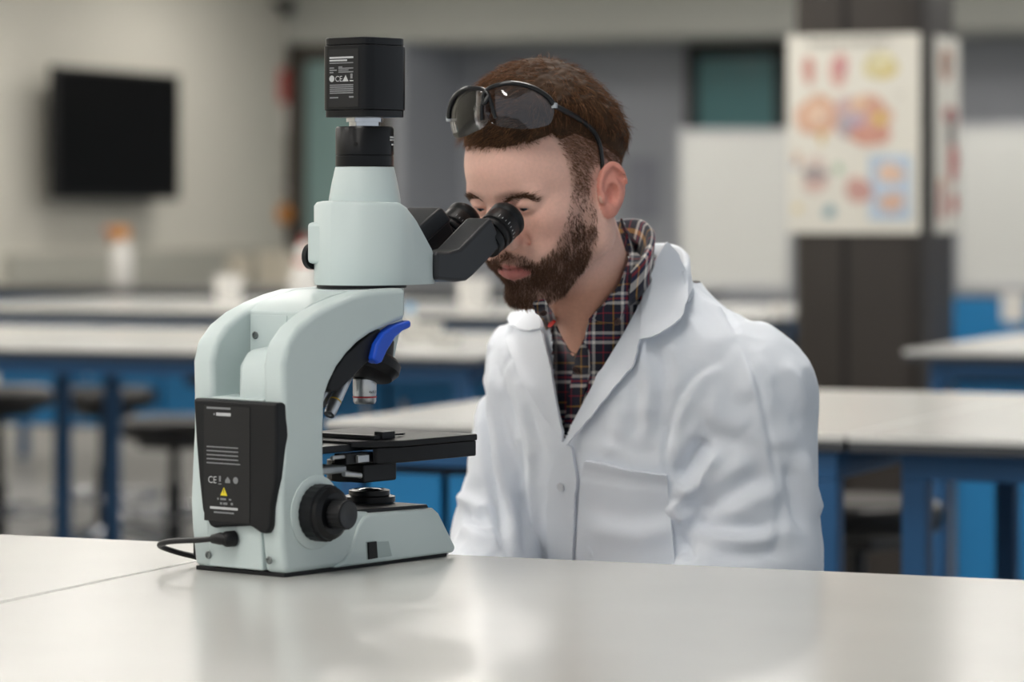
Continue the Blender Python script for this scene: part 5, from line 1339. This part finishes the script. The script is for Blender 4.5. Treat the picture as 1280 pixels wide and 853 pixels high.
hc = np.tile(np.array(lin('45301f')), (len(v), 1)); hc *= (0.85 + 0.35 * vnoise(hn, 160, 4))[:, None]
hair = fast_mesh('hair', v, f, M_hair, person, col=hc)
def sample_faces(V, F, n, wfun=None):
    a, b, c = V[F[:, 0]], V[F[:, 1]], V[F[:, 2]]; d = V[F[:, 3]]
    area = np.linalg.norm(np.cross(b - a, c - a), axis=1) + np.linalg.norm(np.cross(c - a, d - a), axis=1)
    if wfun is not None: area = area * wfun((a + c) / 2)
    pick = rng.choice(len(F), n, p=area / area.sum()); u, w = rng.random(n)[:, None], rng.random(n)[:, None]
    p = (a[pick] * (1 - u) + b[pick] * u) * (1 - w) + (d[pick] * (1 - u) + c[pick] * u) * w
    nr = np.cross(b[pick] - a[pick], d[pick] - a[pick]); nr /= np.linalg.norm(nr, axis=1, keepdims=True) + 1e-12
    return p, nr
def combed(p, nr, base, lift, jit):
    d = np.asarray(base) @ HR.T; d = np.broadcast_to(d, p.shape) if d.ndim == 1 else d
    t = d - nr * (d * nr).sum(1, keepdims=True); t /= np.linalg.norm(t, axis=1, keepdims=True) + 1e-9
    r = t + nr * lift + rng.normal(size=p.shape) * jit
    return r / np.linalg.norm(r, axis=1, keepdims=True)
# long top hair, swept forward and to one side
p, nr = sample_faces(v, f, 15000, lambda c: topmask(to_head(c.astype(np.float32))) + 0.02)
h = to_head(p.astype(np.float32)).astype(float); tm = topmask(h)
sw = vnoise(h, 45, 11)[:, None]
base = np.array([0.8, -0.75, -0.30]) + np.concatenate([0.0 * sw, 0.9 * sw, 0.4 * sw], 1) + np.where(h[:, :1] < -0.02, np.array([[-1.0, 0.2, -0.9]]), 0) + np.where(np.abs(h[:, 1:2]) > 0.045, np.array([[-0.7, 0.3, -1.1]]), 0)
dr = combed(p, nr, base, 0.30, 0.22)
L = (0.009 + 0.013 * tm) * rng.uniform(0.7, 1.25, len(p))
tone = np.array(lin('6c4b34'))[None] * rng.uniform(0.45, 1.6, (len(p), 1)) * np.array([[1, 0.98, 0.95]])
strands('hair_strands', p - nr * 0.003, dr, -nr * 0.35, L, 0.00042, M_hair, hair, 3, tone)['kind'] = 'stuff'
# fringe locks falling on the forehead
fp = np.array(spline([(578, 172), (592, 176), (612, 178), (640, 177), (664, 170), (684, 158)], 60)); n = 1500
kk = rng.random(n) * (len(fp) - 1.01); i0 = kk.astype(int); q2 = fp[i0] + (fp[i0 + 1] - fp[i0]) * (kk - i0)[:, None]; q2[:, 1] -= rng.random(n) * 20
P3, hit = trace(q2, lambda P: hair_sdf(P), 0.0); P3 = P3[hit]; n = len(P3)
_, g = grad(hair_sdf, P3)
lk = vnoise(to_head(P3.astype(np.float32)).astype(float), 120, 15)[:, None]
dr = combed(P3, g, np.array([[0.25, -0.9, -0.55]]) + lk * np.array([[0.1, 0.5, -0.5]]), 0.10, 0.10)
strands('fringe', P3 - g * 0.001, dr, -g * 0.25, rng.uniform(0.010, 0.022, n), 0.00045, M_hair, hair, 3, np.array(lin('77553b'))[None] * rng.uniform(0.4, 1.5, (n, 1)))['kind'] = 'stuff'
# clipped sides and back
hmv = hair_m.copy()
facem = HF[(hair_m[HF].min(1) > 0.15)]
p, nr = sample_faces(HV, facem, 17000, lambda c: (1.15 - topmask(to_head(c.astype(np.float32)))) * hairmask(to_head(c.astype(np.float32)).astype(float)))
h = to_head(p.astype(np.float32)).astype(float); up_ = sstep((h[:, 2] + 0.02) / 0.09)
dr = combed(p, nr, np.array([-0.45, 0.0, -0.9]), 0.75, 0.30)
L = (0.0018 + 0.0045 * up_) * rng.uniform(0.7, 1.3, len(p))
tone = np.array(lin('7a5843'))[None] * rng.uniform(0.6, 1.5, (len(p), 1))
strands('clipped_hair', p, dr, nr * 0.0, L, 0.00020, M_hair, hair, 2, tone)['kind'] = 'stuff'
# beard
facem = HF[(beard_m[HF].min(1) > 0.2)]
p, nr = sample_faces(HV, facem, 11000, lambda c: (0.25 + 0.9 * np.clip((-0.01 - to_head(c.astype(np.float32))[:, 2]) / 0.05, 0, 1)) * np.clip(0.7 + 0.7 * vnoise(to_head(c.astype(np.float32)).astype(float), 70, 21), 0.1, 1.4))
h = to_head(p.astype(np.float32)).astype(float); ch = sstep((0.005 - h[:, 2]) / 0.07)
dr = combed(p, nr, np.array([0.25, 0.0, -1.0]), 0.50, 0.33)
L = (0.0035 + 0.0050 * ch) * rng.uniform(0.7, 1.35, len(p))
tone = np.array(lin('62483a'))[None] * rng.uniform(0.5, 1.6, (len(p), 1))
strands('beard', p, dr, nr * -0.2, L, 0.00026, M_hair, person, 2, tone)['kind'] = 'stuff'
# eyebrows
for s in (-1, 1):
    pts = np.array(spline([(0.0930, 0.012, 0.0240), (0.0900, 0.024, 0.0285), (0.0830, 0.037, 0.0300), (0.0740, 0.047, 0.0265)], 30)); n = 700
    k = rng.random(n) ** 0.85 * (len(pts) - 1.01); i = k.astype(int); q = pts[i] + (pts[i + 1] - pts[i]) * (k - i)[:, None]
    q[:, 2] += rng.normal(size=n) * 0.0030 * (1 - 0.5 * k / len(pts)); q[:, 1] *= s
    P3 = from_head(q); d, g = grad(skin_sdf, P3); P3 = P3 - g * d[:, None]
    tan = np.array([-0.5, 0.85 * s, 0.18]); dr = combed(P3, g, tan, 0.12, 0.16)
    strands('eyebrow', P3, dr, -g * 0.3, 0.0075 * rng.uniform(0.7, 1.2, n), 0.00024, M_hair, person, 2, np.array(lin('5a4030'))[None] * rng.uniform(0.6, 1.4, (n, 1)))['kind'] = 'stuff'

# ------------------------------------------------------------------ safety glasses pushed up on the hair
GY = np.array(Matrix.Rotation(math.radians(17), 3, 'Z'))
GRT = HR @ GY
def to_gl(p): return ((p - HC.astype(np.float32)) @ GRT.astype(np.float32)) / HS
def from_gl(h): return (np.asarray(h) * HS) @ GRT.T + HC
def wrap(P):
    h = to_gl(P); return ell(h, (0.010, 0, 0.085), (0.1010, 0.089, 0.135)) * HS
M_lens = bpy.data.materials.new('smoky lens'); M_lens.use_nodes = True
nt = M_lens.node_tree; nt.nodes.remove(nt.nodes['Principled BSDF'])
tr = nt.nodes.new('ShaderNodeBsdfTransparent'); tr.inputs[0].default_value = (0.77, 0.77, 0.80, 1)
gl = nt.nodes.new('ShaderNodeBsdfGlossy'); gl.inputs['Roughness'].default_value = 0.03; gl.inputs[0].default_value = (1, 1, 1, 1)
fr = nt.nodes.new('ShaderNodeFresnel'); fr.inputs[0].default_value = 1.6
ms = nt.nodes.new('ShaderNodeMixShader'); nt.links.new(fr.outputs[0], ms.inputs[0]); nt.links.new(tr.outputs[0], ms.inputs[1]); nt.links.new(gl.outputs[0], ms.inputs[2])
nt.links.new(ms.outputs[0], nt.nodes['Material Output'].inputs[0])
glasses = empty('safety_glasses', tuple(PO), PHI, 'smoky safety glasses with black temples pushed up on the man\'s hair', 'glasses')
LENS = [(604, 128), (608, 115), (620, 108), (640, 105), (664, 110), (682, 121), (692, 134), (691, 148), (684, 157), (662, 161), (636, 160), (616, 155), (608, 143)]
near = draped('lens', spline(LENS, 60, closed=True), wrap, M_lens, glasses, 0.0, thick=0.0018, step=5)
def mirrored(o, name):
    co = np.empty(len(o.data.vertices) * 3, np.float32); o.data.vertices.foreach_get('co', co); co = co.reshape(-1, 3)
    h = to_gl(co).astype(float); h[:, 1] *= -1; me = o.data.copy(); me.vertices.foreach_set('co', from_gl(h).astype(np.float32).ravel()); me.flip_normals(); me.update()
    q = bpy.data.objects.new(name, me); COL.objects.link(q); q.parent = o.parent; return q
mirrored(near, 'lens')
def mirror_pts(p):
    h = to_gl(np.asarray(p, np.float32)).astype(float); h[:, 1] *= -1; return from_gl(h)
M_gframe = mat('black glasses frame', '14161a', 0.3, var=0.0)
top = trace(np.array(spline([(602, 150), (603, 128), (607, 114), (620, 107), (640, 104), (664, 109), (683, 120), (693, 132)], 40)), wrap, 0.0005)[0]
o = MB().tube([tuple(q) for q in top], [0.0022 + 0.0012 * (i / len(top)) for i in range(len(top))], n=10).build('brow_bar', M_gframe, glasses)
mt_ = mirror_pts(top); MB().tube([tuple(q) for q in mt_], [0.0022 + 0.0012 * (i / len(top)) for i in range(len(top))], n=10).build('brow_bar', M_gframe, glasses)
br = [top[4], top[8]]
bp_ = [tuple(q) for q in spline([tuple(top[7]), tuple((top[5] + mt_[5]) / 2 + 0.004 * (HR @ np.array([1, 0, 0]))), tuple(mt_[7])], 14)]
MB().tube(bp_, 0.0030, n=10).build('bridge', M_gframe, glasses)
def side_fn(P): return np.minimum(head_sdf(to_head(P), ears=False), hair_sdf(P))
tm1 = trace(np.array(spline([(715, 143), (736, 158), (747, 174), (752, 194), (753, 216)], 24)), side_fn, 0.0035)[0]
tp = np.array(spline([tuple(top[-1])] + [tuple(q) for q in tm1[2::6]] + [tuple(tm1[-1])], 40))
rr_ = [0.0034 - 0.0012 * i / len(tp) for i in range(len(tp))]
MB().tube([tuple(q) for q in tp], rr_, n=10).build('temple', M_gframe, glasses)
MB().tube([tuple(q) for q in mirror_pts(tp)], rr_, n=10).build('temple', M_gframe, glasses)
for q in (top[-1], mt_[-1]):
    MB().lathe([(0.0005, -0.003), (0.0035, -0.003), (0.0038, 0), (0.0035, 0.003), (0.0005, 0.003)], tuple(q), (0, 0, 1), n=16).build('hinge', mat('clear hinge plastic', 'aeb4ba', 0.2, var=0), glasses)

# the stool that carries the man
make_stool((float(PO[0] + 0.0 * FW[0]), float(PO[1])), 0.3, 'black round stool the man in the lab coat sits on', 0.598)
